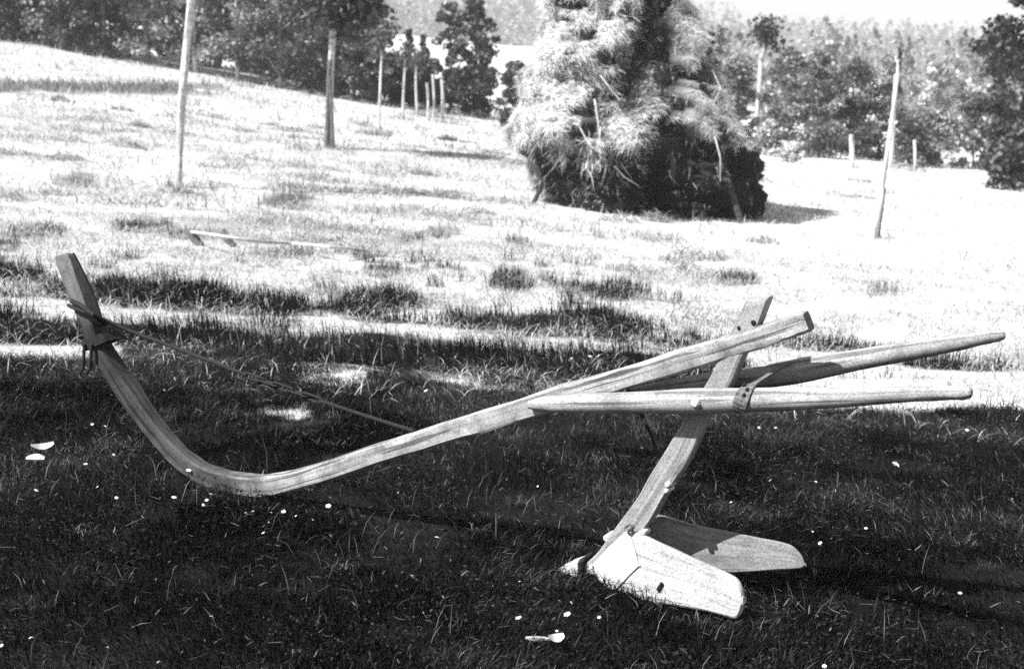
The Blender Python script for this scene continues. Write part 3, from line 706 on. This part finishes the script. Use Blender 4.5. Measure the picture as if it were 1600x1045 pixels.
def tree(name, px, py, hpx, wpx, label, cat="tree", shape='round', leaves=3500, leaf=.10, shade=(.04, .10), h0=.15, trunk=.02, clumps=46, seed=0, bark=None, group=None, lean=0.0, dist=None, pale=.08, crad=(.10, .10)):
    rng = np.random.default_rng(1000 + seed)
    p = ground_hit(px, py)
    if dist is not None:
        d = ray(px, py); p = Vector((d[0] / d[1] * dist, dist, 0)); p.z = float(ground_z(p.x, p.y))
    s = p.y / FPX; H, W = hpx * s, wpx * s
    root = empty(name, p); tag(root, label, cat, group)
    tr = max(.03, H * trunk); top = H * (.92 if shape != 'bush' else .6); lx = lean * H
    path = [np.array([lx * (t ** 1.3) + .03 * H * (rng.random() - .5) * t, .02 * H * (rng.random() - .5) * t, t * top]) for t in np.linspace(0, 1, 7)]
    path[0][2] = -.08
    parts = [tube_rings(path, [tr * (1 - .85 * t) for t in np.linspace(0, 1, 7)], 9, .15, seed, 1, (False, False))]
    P, cs, k = crown_points(rng, H, W, h0 * H, leaves, shape, clumps, crad)
    P[:, 0] += lx * np.clip(P[:, 2] / H, 0, 1) ** 1.3; cs[:, 0] += lx * np.clip(cs[:, 2] / H, 0, 1) ** 1.3
    for q in rng.choice(clumps, min(10, clumps), replace=False):
        b = cs[q, :3]; t0 = max(.12, (b[2] - .25 * H) / top) if b[2] > .3 * H else .1; a = np.array([lx * t0 ** 1.3, 0, t0 * top * .95]); mid = (a + b) / 2 + np.array([0, 0, .03 * H])
        parts.append(tube_rings([a, mid, b], [tr * .4, tr * .25, tr * .1], 6, .1, q, 1, (False, False)))
    join_lofts("trunk", parts, bark or M_BARK, root)
    cl = rng.random(clumps); sh = shade[0] + (shade[1] - shade[0]) * (.7 * cl[k] ** 1.5 + .3 * rng.random(leaves))
    sh = np.where(rng.random(leaves) < pale * (.3 + 1.6 * (cl[k] > .6)), sh * 3.2, sh)
    V, l, st, h = card_arrays(P, leaf * s / .027 * (.6 + .8 * rng.random(leaves)), sh, rng)
    np_mesh("crown", V, l, st, M_LEAF, root, h)
    return root

# wood on the left, row behind row
L_ = [(-60, 62, 260, 170), (25, 74, 240, 150), (95, 84, 260, 140), (165, 95, 240, 140), (232, 103, 250, 130), (305, 116, 230, 120), (372, 126, 210, 120), (438, 138, 215, 115), (500, 147, 220, 115), (553, 157, 190, 100)]
lab = ["dark broad tree at the far left end of the wood", "dense dark tree beside the far left end of the wood", "tree with pale leaf patches in the left wood", "dark spreading tree left of the nearest bare sapling trunk", "tall dark tree just left of the nearest bare sapling trunk",
       "greyish tree just right of the nearest bare sapling trunk", "feathery tree in the middle of the left wood", "lighter tree with visible trunk in the left wood", "dark tree behind the staked sapling", "rounded dark tree right of the staked sapling at the end of the wood"]
for i, ((px, py, h, w), lb) in enumerate(zip(L_, lab)):
    dark = i in (0, 1, 3, 8, 9)
    tree("woodland_tree", px, py, h, w, lb, leaves=8500, leaf=.085, shade=(.012, .07) if dark else (.04, .19), h0=.03 if i not in (5, 6, 7) else .1, clumps=44, seed=i, bark=M_PBARK if i in (2, 5, 6, 7) else None, group="trees of the left wood", dist=61 - i * .9, pale=.10 if dark else .2, crad=(.12, .14), trunk=.017)
for i, (px, lb) in enumerate(zip((-10, 60, 130, 200, 270, 340, 405, 470, 530), ["first", "second", "third", "fourth", "fifth", "sixth", "seventh", "eighth", "ninth"])):
    tree("woodland_tree", px, 95 + px * .1, 330 if px < 500 else 210, 130, lb + " tree from the left in the back row of the left wood", leaves=5500, leaf=.105, shade=(.02, .09), h0=.03, clumps=60, seed=40 + i, group="trees of the left wood", dist=64.5, pale=.06)
tree("leafy_tree", 588, 158, 128, 75, "small tree with pale sunlit leaves at the right end of the left wood", leaves=2600, leaf=.12, shade=(.03, .14), h0=.1, clumps=40, seed=60, dist=53, pale=.25)
tree("spruce", 640, 168, 112, 46, "slim spruce, left of two between the wood and the tall leafy trees", shape='cone', leaves=2200, leaf=.1, shade=(.02, .09), h0=.05, clumps=60, seed=61, dist=57)
tree("spruce", 663, 170, 105, 44, "slim spruce, right of two between the wood and the tall leafy trees", shape='cone', leaves=2200, leaf=.1, shade=(.02, .09), h0=.05, clumps=60, seed=62, dist=58)
tree("leafy_tree", 704, 178, 165, 62, "tall loose-leaved tree left of the field gap", leaves=3000, leaf=.10, shade=(.02, .13), h0=.12, clumps=60, crad=(.06, .10), seed=63, dist=55, pale=.15)
tree("leafy_tree", 745, 183, 190, 74, "tallest loose-leaved tree beside the field gap", leaves=3600, leaf=.10, shade=(.015, .12), h0=.06, clumps=70, crad=(.06, .10), seed=64, dist=55, pale=.14)
tree("shrub", 735, 184, 70, 90, "low dark bush under the tall trees beside the field gap", "bush", 'bush', 2600, .10, (.012, .05), .02, .02, 40, 65, dist=54)
tree("shrub", 615, 172, 70, 80, "dark low bush behind the thin saplings at the end of the wood", "bush", 'bush', 2400, .10, (.012, .05), .02, .02, 40, 66, dist=56)
tree("shrub", 668, 176, 60, 76, "grey low bush under the two slim spruces", "bush", 'bush', 2000, .10, (.02, .08), .02, .02, 40, 67, dist=59)
tree("leafy_tree", 805, 190, 95, 56, "small grey tree right against the left flank of the haystack", leaves=2200, leaf=.11, shade=(.03, .12), h0=.05, clumps=36, seed=68, dist=50)

# right hand thicket
RT = [("leafy_tree", 1108, 232, 175, 60, "tall thin tree just behind the right shoulder of the haystack", 'cone', (.03, .10), 2400), ("leafy_tree", 1150, 236, 128, 76, "grey feathery tree left of the lollipop sapling", 'round', (.04, .13), 2600),
      ("leafy_tree", 1232, 240, 150, 80, "grey leafy tree right of the lollipop sapling", 'round', (.04, .14), 2800), ("leafy_tree", 1275, 243, 158, 76, "pale leafy tree in the middle of the right thicket", 'round', (.05, .15), 2600),
      ("leafy_tree", 1328, 246, 138, 104, "dark rounded tree behind the short pale post", 'round', (.012, .05), 3400), ("leafy_tree", 1388, 250, 120, 60, "sparse tree directly behind the leaning stake", 'round', (.04, .13), 1500),
      ("shrub", 1205, 236, 50, 70, "pale low bush beside the foot of the lollipop sapling", 'bush', (.06, .2), 1600), ("shrub", 1288, 246, 58, 84, "grey bush under the pale leafy tree", 'bush', (.03, .12), 2200),
      ("shrub", 1350, 256, 50, 70, "dark low bush right of the short pale post", 'bush', (.015, .06), 2000), ("shrub", 1425, 262, 62, 76, "dark bush right of the leaning stake", 'bush', (.02, .08), 2200),
      ("shrub", 1468, 262, 84, 84, "pale sunlit bush between leaning stake and the big right tree", 'bush', (.06, .2), 2400), ("shrub", 1520, 266, 100, 84, "mottled bush left of the big right tree", 'bush', (.05, .17), 2400)]
for i, (nm, px, py, h, w, lb, sp, shd, nl_) in enumerate(RT):
    tree(nm, px, py, h, w, lb, "bush" if nm == "shrub" else "tree", sp, int(nl_ * 1.6), .075, (shd[0], shd[1] * 1.6), .03, .018, 44, 100 + i, dist=(44 if nm == "shrub" else 47) + (i % 3), pale=.16)
BK = [(1085, 150, 60), (1122, 175, 52), (1160, 98, 70), (1212, 118, 60), (1256, 128, 78), (1300, 152, 70), (1342, 112, 74), (1384, 132, 60), (1424, 100, 80), (1462, 128, 58), (1500, 104, 74), (1540, 148, 66), (1580, 190, 64)]
BW = ["first", "second", "third", "fourth", "fifth", "sixth", "seventh", "eighth", "ninth", "tenth", "eleventh", "twelfth", "thirteenth"]
for i, (px, h, w) in enumerate(BK):
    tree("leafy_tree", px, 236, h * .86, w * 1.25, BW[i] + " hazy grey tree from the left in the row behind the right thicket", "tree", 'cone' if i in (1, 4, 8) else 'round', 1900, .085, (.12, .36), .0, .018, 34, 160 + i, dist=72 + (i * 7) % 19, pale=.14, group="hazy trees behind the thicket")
tree("leafy_tree", 1592, 276, 330, 150, "large dark tree cut by the right edge of the picture", leaves=9000, leaf=.15, shade=(.01, .09), h0=.02, clumps=90, seed=130, dist=36, pale=.2)
tree("leafy_tree", 1555, 270, 215, 70, "mottled tree standing left of the large right tree", leaves=2600, leaf=.09, shade=(.03, .11), h0=.1, clumps=44, seed=131, dist=39, pale=.14)
tree("pale_shrub", 1238, 246, 34, 40, "small whitish bush at the edge of the mown field", "bush", 'bush', 900, .09, (.3, .6), .02, .02, 20, 133, dist=41)

# saplings of the young avenue and their stakes
def pole(name, pts, wpx, mat, parent=None, seed=0, label=None, cat=None, dist=None, group=None):
    p0 = ground_hit(*pts[0]) if dist is None else None
    y = dist or p0.y; P = []
    for (px, py) in pts:
        d = ray(px, py); t = y / d[1]; P.append((d[0] * t, y, CAM_H + d[2] * t))
    P[0] = (P[0][0], P[0][1], float(ground_z(P[0][0], P[0][1])) - .05)
    Pc = catmull(P, 4); rad = np.linspace(wpx[0], wpx[1], len(Pc)) / 2 / FPX * y
    if parent is None:
        root = np.array(P[0]); o = tube(name, Pc - root, rad, mat, None, 10, .22, seed); o.location = root
        return tag(o, label, cat, group)
    return tube(name, Pc - np.array(parent.location), rad, mat, parent, 10, .22, seed)

def sapling(px, py, pts, wpx, label, crown=None, mat=None, seed=0, group="young trees of the avenue", stakes=(), dist=None):
    p = ground_hit(px, py)
    if dist: d = ray(px, py); p = Vector((d[0] / d[1] * dist, dist, float(ground_z(d[0] / d[1] * dist, dist))))
    root = empty("sapling", p); tag(root, label, "tree", group)
    pole("trunk", pts, wpx, mat or M_PBARK, root, seed, dist=p.y)
    if crown:
        cx, cy, cw, ch, n, shd = crown; rng = np.random.default_rng(500 + seed); s = p.y / FPX
        d = ray(cx, cy); t = p.y / d[1]; c = np.array([d[0] * t - p.x, 0, CAM_H + d[2] * t - p.z])
        cs = rng.normal(size=(22, 3)); cs /= np.linalg.norm(cs, axis=1)[:, None]; cs *= (rng.random(22) ** .5)[:, None] * np.array([cw * s / 2, cw * s / 2, ch * s / 2]) * .85
        k = rng.integers(0, 22, n); dd = rng.normal(size=(n, 3)) * cw * s * .13
        P = c + cs[k] + dd; sh = shd[0] + (shd[1] - shd[0]) * rng.random(n); sh = np.where(rng.random(n) < .15, sh * 2.5, sh)
        V, l, st, h = card_arrays(P, cw * s * (.07 if cw < 100 else .045) * (.6 + .8 * rng.random(n)), sh, rng); np_mesh("crown", V, l, st, M_LEAF, root, h)
        br = []
        base = np.array([0, 0, c[2] - ch * s * .42])
        for q in range(7): br.append(tube_rings([c * np.array([1, 1, 0]) + base, c + cs[q] * .5, c + cs[q]], [.02, .014, .006], 5, 0, q, 1, (False, False)))
        join_lofts("branches", br, M_BARK, root)
    return root

s1 = sapling(278, 292, [(278, 292), (281, 220), (286, 140), (293, 60), (302, -30), (306, -120)], (12, 13), "nearest sapling, bare pale trunk cut by the top edge of the picture", (310, -190, 150, 170, 700, (.02, .1)), seed=1)
s2 = sapling(514, 232, [(514, 232), (515, 180), (516, 120), (520, 60), (524, 0), (526, -50)], (10, 11), "staked sapling with dark leaves showing below the top edge", (530, -8, 130, 110, 2600, (.012, .08)), mat=M_PBARK, seed=2)
pole("stake", [(509, 231), (512, 180), (514, 120), (516, 95)], (7, 6), M_BARK, None, 5, "dark stake, left of the pair tied to the staked sapling", "stake", dist=s2.location.y - .1, group="tree stakes")
pole("stake", [(521, 230), (519, 190), (517, 150), (516, 120)], (6, 5), M_BARK, None, 6, "dark stake, right of the pair tied to the staked sapling", "stake", dist=s2.location.y - .12, group="tree stakes")
sapling(592, 212, [(592, 212), (593, 170), (595, 120), (597, 70)], (4, 3.5), "thin sapling in front of the right end of the left wood", (598, 55, 60, 60, 350, (.03, .13)), seed=3)
sapling(630, 186, [(630, 186), (630, 160), (631, 130), (633, 95)], (4, 3.5), "small sapling in front of the left slim spruce", (634, 88, 40, 46, 250, (.03, .13)), seed=4)
sapling(652, 180, [(652, 180), (651, 160), (650, 130), (651, 105)], (4, 3.5), "small sapling between the two slim spruces", (652, 98, 40, 44, 250, (.03, .13)), seed=7)
for i, (px, b, t, lb) in enumerate([(668, 182, 130, "pale short post, leftmost of three under the tall leafy trees"), (677, 182, 118, "pale short post, middle of three under the tall leafy trees"), (691, 184, 125, "pale thick post, rightmost of three under the tall leafy trees")]):
    pole("post", [(px, b), (px + 1, (b + t) / 2), (px - 1, t)], (4 if i < 2 else 6, 4), M_STAKE, None, 10 + i, lb, "post", dist=47, group="posts under the trees")
sapling(1182, 228, [(1182, 228), (1184, 180), (1187, 130), (1190, 85)], (9, 7), "lollipop sapling with a small round crown right of the haystack", (1197, 52, 56, 70, 520, (.012, .07)), mat=M_PBARK, seed=8)
lean = sapling(1365, 374, [(1365, 374), (1374, 320), (1384, 255), (1394, 185), (1401, 130), (1404, 95)], (10, 4), "leaning thin sapling with a few bare twigs at right", (1407, 75, 30, 80, 50, (.05, .2)), mat=M_STAKE, seed=9)
pole("stake", [(1372, 370), (1377, 330), (1382, 295)], (6, 5), M_BARK, None, 15, "short dark stake beside the foot of the leaning sapling", "stake", dist=lean.location.y + .15, group="tree stakes")
pole("stake", [(1392, 262), (1394, 220), (1397, 160), (1400, 118)], (7, 7), M_STAKE, None, 16, "thin pale stake standing behind the leaning sapling", "stake", group="tree stakes")
pole("post", [(1331, 262), (1331, 238), (1330, 212)], (8, 7), M_STAKE, None, 17, "short pale post at the edge of the right thicket", "post")
pole("post", [(1269, 247), (1269, 232), (1270, 216)], (5, 4), M_BARK, None, 18, "short dark post beside the whitish bush", "post")
pole("post", [(1430, 268), (1430, 245), (1429, 220)], (5, 5), M_STAKE, None, 19, "thin grey post in front of the bushes right of the leaning sapling", "post")

# rake and pole lying on the mown field
def lying(name, pts, w, label, cat, mat=M_STAKE):
    P = [np.array(ground_hit(px, py, lf)) for px, py, lf in pts]; root = P[0]
    Pc = catmull([p - root for p in P], 4); y = P[0][1]
    e = empty(name, tuple(root)); tag(e, label, cat)
    tube("shaft", Pc, w / 2 / FPX * y, mat, e, 10, .1, 3)
    return e, Pc, y
rk, Pc, y = lying("wooden_pole", [(297, 362, .13), (345, 369, .17), (400, 377, .14), (455, 380.5, .10), (515, 386, .13), (574, 392, .06)], 5.0, "long thin wooden pole lying across the mown field with a dark forked left end", "pole")
for k, q in enumerate((.0, .32)):
    tube("prong", [np.array((q, -.02, .0)), np.array((q + .05, -.05, -.07)), np.array((q + .12, -.08, -.13))], [.04, .045, .03], M_BARK, rk, 8, .2, k)

def haystack():
    rng = np.random.default_rng(77)
    cx, cy = 2.06, 23.2; cz = float(ground_z(cx, cy)); S = cy / FPX
    root = empty("haystack", (cx, cy, cz)); tag(root, "big ragged haystack on a pole frame in the sunlit field", "haystack")
    LP = [(.0, 1.45), (.3, 1.55), (.6, 1.75), (.85, 2.0), (1.0, 2.06), (1.41, 2.0), (1.96, 1.8), (2.34, 1.6), (2.9, 1.58), (3.44, 1.45), (4.0, 1.1), (4.6, .08)]
    RP = [(.0, 1.9), (.2, 2.06), (.35, 2.12), (.7, 2.10), (1.08, 1.88), (1.6, 1.52), (2.04, 1.18), (2.6, .90), (3.2, .62), (3.6, .48), (4.2, .36), (4.6, .05)]
    FP = [(.0, 1.3), (.5, 1.3), (.8, 1.5), (.98, 1.78), (1.15, 1.90), (1.4, 1.84), (1.7, 1.70), (2.0, 1.60), (2.4, 1.50), (2.8, 1.38), (3.2, 1.25), (3.6, 1.1), (4.2, .65), (4.6, .05)]
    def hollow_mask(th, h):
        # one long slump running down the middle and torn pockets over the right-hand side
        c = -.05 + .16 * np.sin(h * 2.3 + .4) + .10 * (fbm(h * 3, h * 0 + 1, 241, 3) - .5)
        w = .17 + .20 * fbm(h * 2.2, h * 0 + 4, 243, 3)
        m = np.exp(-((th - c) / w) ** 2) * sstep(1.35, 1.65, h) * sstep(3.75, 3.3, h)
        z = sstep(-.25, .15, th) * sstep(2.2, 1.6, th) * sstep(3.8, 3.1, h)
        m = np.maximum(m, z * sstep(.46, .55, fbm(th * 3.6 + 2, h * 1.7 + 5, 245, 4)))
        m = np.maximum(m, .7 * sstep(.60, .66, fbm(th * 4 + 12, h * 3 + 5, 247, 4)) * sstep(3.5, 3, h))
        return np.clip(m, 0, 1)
    def prof(t, h): return np.interp(h, [p[0] for p in t], [p[1] for p in t])
    def rad(th, h):
        # th: 0 faces the camera, + to the right
        sn, fr = np.sin(th), np.clip(np.cos(th), 0, 1)
        rt, lf = np.clip(sn, 0, 1), np.clip(-sn, 0, 1)
        w1, w2, w3 = rt ** 2, lf ** 2, 1 - sn ** 2
        r = prof(RP, h) * w1 + prof(LP, h) * w2 + prof(FP, np.where(h < 1.15, np.clip(h + .62 * (fbm(th * 4.5, h * 0 + 5, 217, 4) - .55), .1, 1.15), h)) * w3
        # sagging tiers
        r = r + .07 * np.sin(h * 6.2 + 2.2 * np.sin(th * 2 + .5) + 1) * sstep(4.2, 3, h) + .27 * (fbm(th * 3.4 + 9, h * 2.6, 201, 4) - .5) * 2 + .12 * (fbm(th * 7 + 3, h * 5, 203, 3) - .5) * 2
        # slumped hollows
        def cleft(t0, h0, h1, wd, dp):
            u = (th - t0 - .05 * np.sin(h * 5)) / wd; return dp * np.exp(-u * u) * sstep(h0 - .12, h0 + .12, h) * sstep(h1 + .25, h1 - .25, h)
        r = r - .6 * hollow_mask(th, h)
        r = r - .10 * fr * sstep(1.02, .72, h) * (.6 + .8 * fbm(th * 3, h * 0 + 3, 205, 2))
        return np.maximum(r, .05)
    nt, nh = 240, 130
    TT, HH = np.meshgrid(np.linspace(-math.pi, math.pi, nt, endpoint=False), np.linspace(.0, 4.6, nh))
    HB = HH + np.where(HH < .6, .12 * (fbm(TT * 4, HH * 0 + 2, 207, 3) - .55) * sstep(.6, .1, HH), 0)
    RR = rad(TT, HB)
    V = np.stack([np.sin(TT) * RR, -np.cos(TT) * RR, HB], 2).reshape(-1, 3)
    V[:, 2] += -.075 * V[:, 0]
    i = np.arange(nh - 1)[:, None] * nt + np.arange(nt)[None, :]; j = np.arange(nh - 1)[:, None] * nt + (np.arange(nt)[None, :] + 1) % nt
    loops = np.stack([i, j, j + nt, i + nt], 2).reshape(-1)
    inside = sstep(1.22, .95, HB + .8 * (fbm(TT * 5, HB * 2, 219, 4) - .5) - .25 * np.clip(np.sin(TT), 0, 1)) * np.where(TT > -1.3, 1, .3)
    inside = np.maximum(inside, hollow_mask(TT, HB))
    cs = (.05 + .15 * sstep(.3, .65, fbm(TT * 7, HB * 6, 221, 4))) * (1 - inside) + .015 * inside  # shade of the underside and hollows painted into the hay's albedo
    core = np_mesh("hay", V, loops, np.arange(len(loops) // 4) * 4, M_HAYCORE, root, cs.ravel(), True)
    # drooping strands over the whole surface
    n = 300000; th = rng.random(n) * 6.283 - 3.1416; h = .12 + 4.45 * rng.random(n) ** .9
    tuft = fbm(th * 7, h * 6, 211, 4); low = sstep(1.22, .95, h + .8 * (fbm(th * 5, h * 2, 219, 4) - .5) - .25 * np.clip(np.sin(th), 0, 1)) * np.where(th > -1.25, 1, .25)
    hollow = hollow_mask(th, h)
    keep = rng.random(n) < (.45 + .8 * sstep(.36, .62, tuft)) * (1 - np.clip(.86 * low, 0, 1)) * (1 - .45 * hollow); th, h, tuft = th[keep], h[keep], tuft[keep]; n = len(th)
    r = rad(th, h) + .01 + .07 * rng.random(n) * sstep(.3, .7, tuft)
    P = np.stack([np.sin(th) * r, -np.cos(th) * r, h - .075 * np.sin(th) * r], 1)
    out = np.stack([np.sin(th), -np.cos(th), np.zeros(n)], 1); tan = np.stack([np.cos(th), np.sin(th), np.zeros(n)], 1)
    comb = 1.3 * (fbm(th * 5 + 3, h * 4, 215, 3) - .5)
    loose = rng.random(n) < .025; dr = out * np.where(loose, .3 + .6 * rng.random(n), .22 * rng.random(n))[:, None] + tan * (comb + rng.normal(0, .8, n))[:, None] + np.array([0, 0, -1.0]) * (-.1 + 1.0 * rng.random(n))[:, None]
    dr /= np.linalg.norm(dr, axis=1)[:, None]
    L = (.05 + .17 * rng.random(n) ** 1.7) * np.where(loose, 1.5, 1) * (1 - .4 * hollow[keep]); W = .004 + .008 * rng.random(n) ** 2
    sd_ = np.cross(dr, out + .3 * rng.normal(size=(n, 3))); sd_ /= np.linalg.norm(sd_, axis=1)[:, None]
    mid = P + dr * (L * .5)[:, None]; dr2 = dr + np.array([0, 0, -.35]) + .25 * rng.normal(size=(n, 3)); dr2 /= np.linalg.norm(dr2, axis=1)[:, None]; tip = mid + dr2 * (L * .5)[:, None]
    w = (W / 2)[:, None]
    VV = np.stack([P - sd_ * w, P + sd_ * w, mid + sd_ * w * .9, mid - sd_ * w * .9, tip], 1).reshape(-1, 3); VV[:, 2] = np.maximum(VV[:, 2], .02 - .075 * VV[:, 0])
    loops = ((np.arange(n) * 5)[:, None] + np.array([0, 1, 2, 3, 3, 2, 4])).ravel(); st = np.stack([np.arange(n) * 7, np.arange(n) * 7 + 4], 1).ravel()
    sh = .54 + .32 * rng.random(n); sh = np.where(rng.random(n) < np.maximum(.10 + .6 * low[keep], .96 * hollow[keep]), sh * .09, sh)  # random dark stalks, plus shade painted under the overhang and in hollows
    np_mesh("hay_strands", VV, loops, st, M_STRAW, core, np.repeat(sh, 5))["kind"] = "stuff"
    def frame_pole(a, b, r_, mat=M_OLDPOLE): return tube("pole", [np.array(a), (np.array(a) + np.array(b)) / 2 + .03, np.array(b)], [r_, r_ * .9, r_ * .8], mat, root, 10, .15, int(a[0] * 9))
    frame_pole((-1.74, -.6, .08), (-1.1, -.4, 1.6), .04); frame_pole((1.5, -1.2, -.16), (.9, -.7, 1.6), .055); frame_pole((.2, 1.6, -.05), (.1, .6, 2.0), .06); frame_pole((1.9, .3, -.2), (1.0, .2, 1.8), .06)
    n = 1100; th = -1.2 + 2.9 * rng.random(n); lock = fbm(th * 14, th * 0 + 2, 231, 3); k = rng.random(n) < sstep(.5, .66, lock); th = th[k]; n = len(th)
    r0 = rad(th, np.full(n, 1.05)) - .05; hz = .7 + .6 * rng.random(n); L = .08 + .34 * rng.random(n) ** 2
    Q = np.stack([np.sin(th) * r0, -np.cos(th) * r0, hz - .075 * np.sin(th) * r0], 1); dv = np.stack([rng.normal(0, .35, n), rng.normal(0, .2, n), -np.ones(n)], 1)
    sd_ = np.stack([np.cos(th), np.sin(th), np.zeros(n)], 1); W = (.004 + .008 * rng.random(n))[:, None]
    m1 = Q + dv * (L * .5)[:, None]; m2 = Q + dv * L[:, None] + np.stack([rng.normal(0, .06, n), rng.normal(0, .06, n), np.zeros(n)], 1)
    VV = np.stack([Q - sd_ * W, Q + sd_ * W, m1 + sd_ * W, m1 - sd_ * W, m2], 1).reshape(-1, 3); VV[:, 2] = np.maximum(VV[:, 2], .02 - .075 * VV[:, 0])
    loops = ((np.arange(n) * 5)[:, None] + np.array([0, 1, 2, 3, 3, 2, 4])).ravel(); st = np.stack([np.arange(n) * 7, np.arange(n) * 7 + 4], 1).ravel()
    np_mesh("hanging_locks", VV, loops, st, M_STRAW, core, np.repeat(.12 + .5 * rng.random(n) ** 2, 5))["kind"] = "stuff"
    # sticks poking out of the hay
    for k, (a, b, c) in enumerate([((1.02, -1.0, 2.2), (1.14, -1.1, 1.92), (1.0, -1.3, 1.68)), ((-.75, -1.75, 2.1), (-.60, -1.85, 1.9), (-.47, -1.9, 1.74)), ((-1.05, -1.6, 1.35), (-.98, -1.9, 1.2), (-.86, -2.05, 1.02)), ((.95, -1.9, 1.2), (1.02, -2.02, .9), (1.03, -2.0, .55)), ((-.83, -1.75, 1.75), (-.78, -1.85, 1.4), (-.74, -1.95, .95))]):
        tube("twig", [a, b, c], [.011, .010, .007], M_STAKE, root, 7, .2, k)
haystack()

# ------------------------------------------------------------------ far wooded hillside
def hillside():
    rng = np.random.default_rng(5); n = 5200
    y = 470 + 700 * rng.random(n); x = (rng.random(n) * 2 - 1) * (.46 * y)
    k = rng.random(n) < (.45 + .8 * sstep(.35, .6, fbm(x * .008, y * .008, 301, 3))) * sstep(1150, 950, y + 800 * (fbm(x * .012, y * .003, 303, 3) - .5) + 130 * sstep(.06, .2, x / y)); x, y = x[k], y[k]
    x2 = 8 + 70 * rng.random(160); y2 = 105 + 60 * rng.random(160); k = x2 / y2 > .10; x, y = np.concatenate([x, x2[k]]), np.concatenate([y, y2[k]])
    n = len(x); z = ground_z(x, y)
    H = (9 + 9 * rng.random(n)) * (.42 + .9 * sstep(150, 900, y)); arrs = []
    for sel, m, sz in ((y > 900, 26, .075), ((y <= 900) & (y > 480), 60, .055), (y <= 480, 170, .034)):
        q = np.nonzero(sel)[0]; c = len(q); t = rng.random((c, m)); a = rng.random((c, m)) * 6.28; con = (rng.random(c) < .12)[:, None]; Hq = H[q]
        rr = np.where(con, (1 - t) * .2, .26 * np.sin(np.pi * np.clip(t * .9 + .1, 0, 1))) * Hq[:, None] * (.6 + .5 * rng.random((c, m)))
        P = np.stack([x[q][:, None] + np.cos(a) * rr, y[q][:, None] + np.sin(a) * rr, z[q][:, None] + t * Hq[:, None]], 2).reshape(-1, 3)
        sh = np.repeat(.15 + .2 * rng.random(c), m) * (.6 + .8 * rng.random(c * m))
        arrs.append(card_arrays(P, np.repeat(Hq * sz, m) * (.6 + .8 * rng.random(c * m)), sh, rng, .8))
    V, l, st, h = merge(arrs)
    tag(np_mesh("hillside_forest", V, l, st, M_LEAF, None, h), "distant hazy forest covering the hillside", "forest", kind="stuff")
hillside()

# ------------------------------------------------------------------ summer haze
def haze():
    me = bpy.data.meshes.new("haze"); bm = bmesh.new(); bmesh.ops.create_cube(bm, size=1)
    z0, z1 = -190.0, 330.0
    for v in bm.verts: v.co = Vector((v.co.x * 3200, 1050 + v.co.y * 2400, z0 + (v.co.z + .5) * (z1 - z0)))
    bm.to_mesh(me); bm.free()
    m = bpy.data.materials.new("haze_air"); m.use_nodes = True; N, L = m.node_tree.nodes, m.node_tree.links
    N.remove(N["Principled BSDF"]); v = N.new("ShaderNodeVolumePrincipled"); v.inputs['Color'].default_value = g(.95); v.inputs['Density'].default_value = HAZE
    v.inputs['Anisotropy'].default_value = 0.0
    L.new(v.outputs[0], N["Material Output"].inputs['Volume']); me.materials.append(m)
    o = link(bpy.data.objects.new("haze", me)); tag(o, "pale summer haze over the far hillside", "haze", kind="stuff")
HAZE = 0.0008
haze()
print("verts", sum(len(o.data.vertices) for o in bpy.data.objects if o.type == 'MESH'), "plough beam low", min(v.co.z for v in beam.data.vertices))
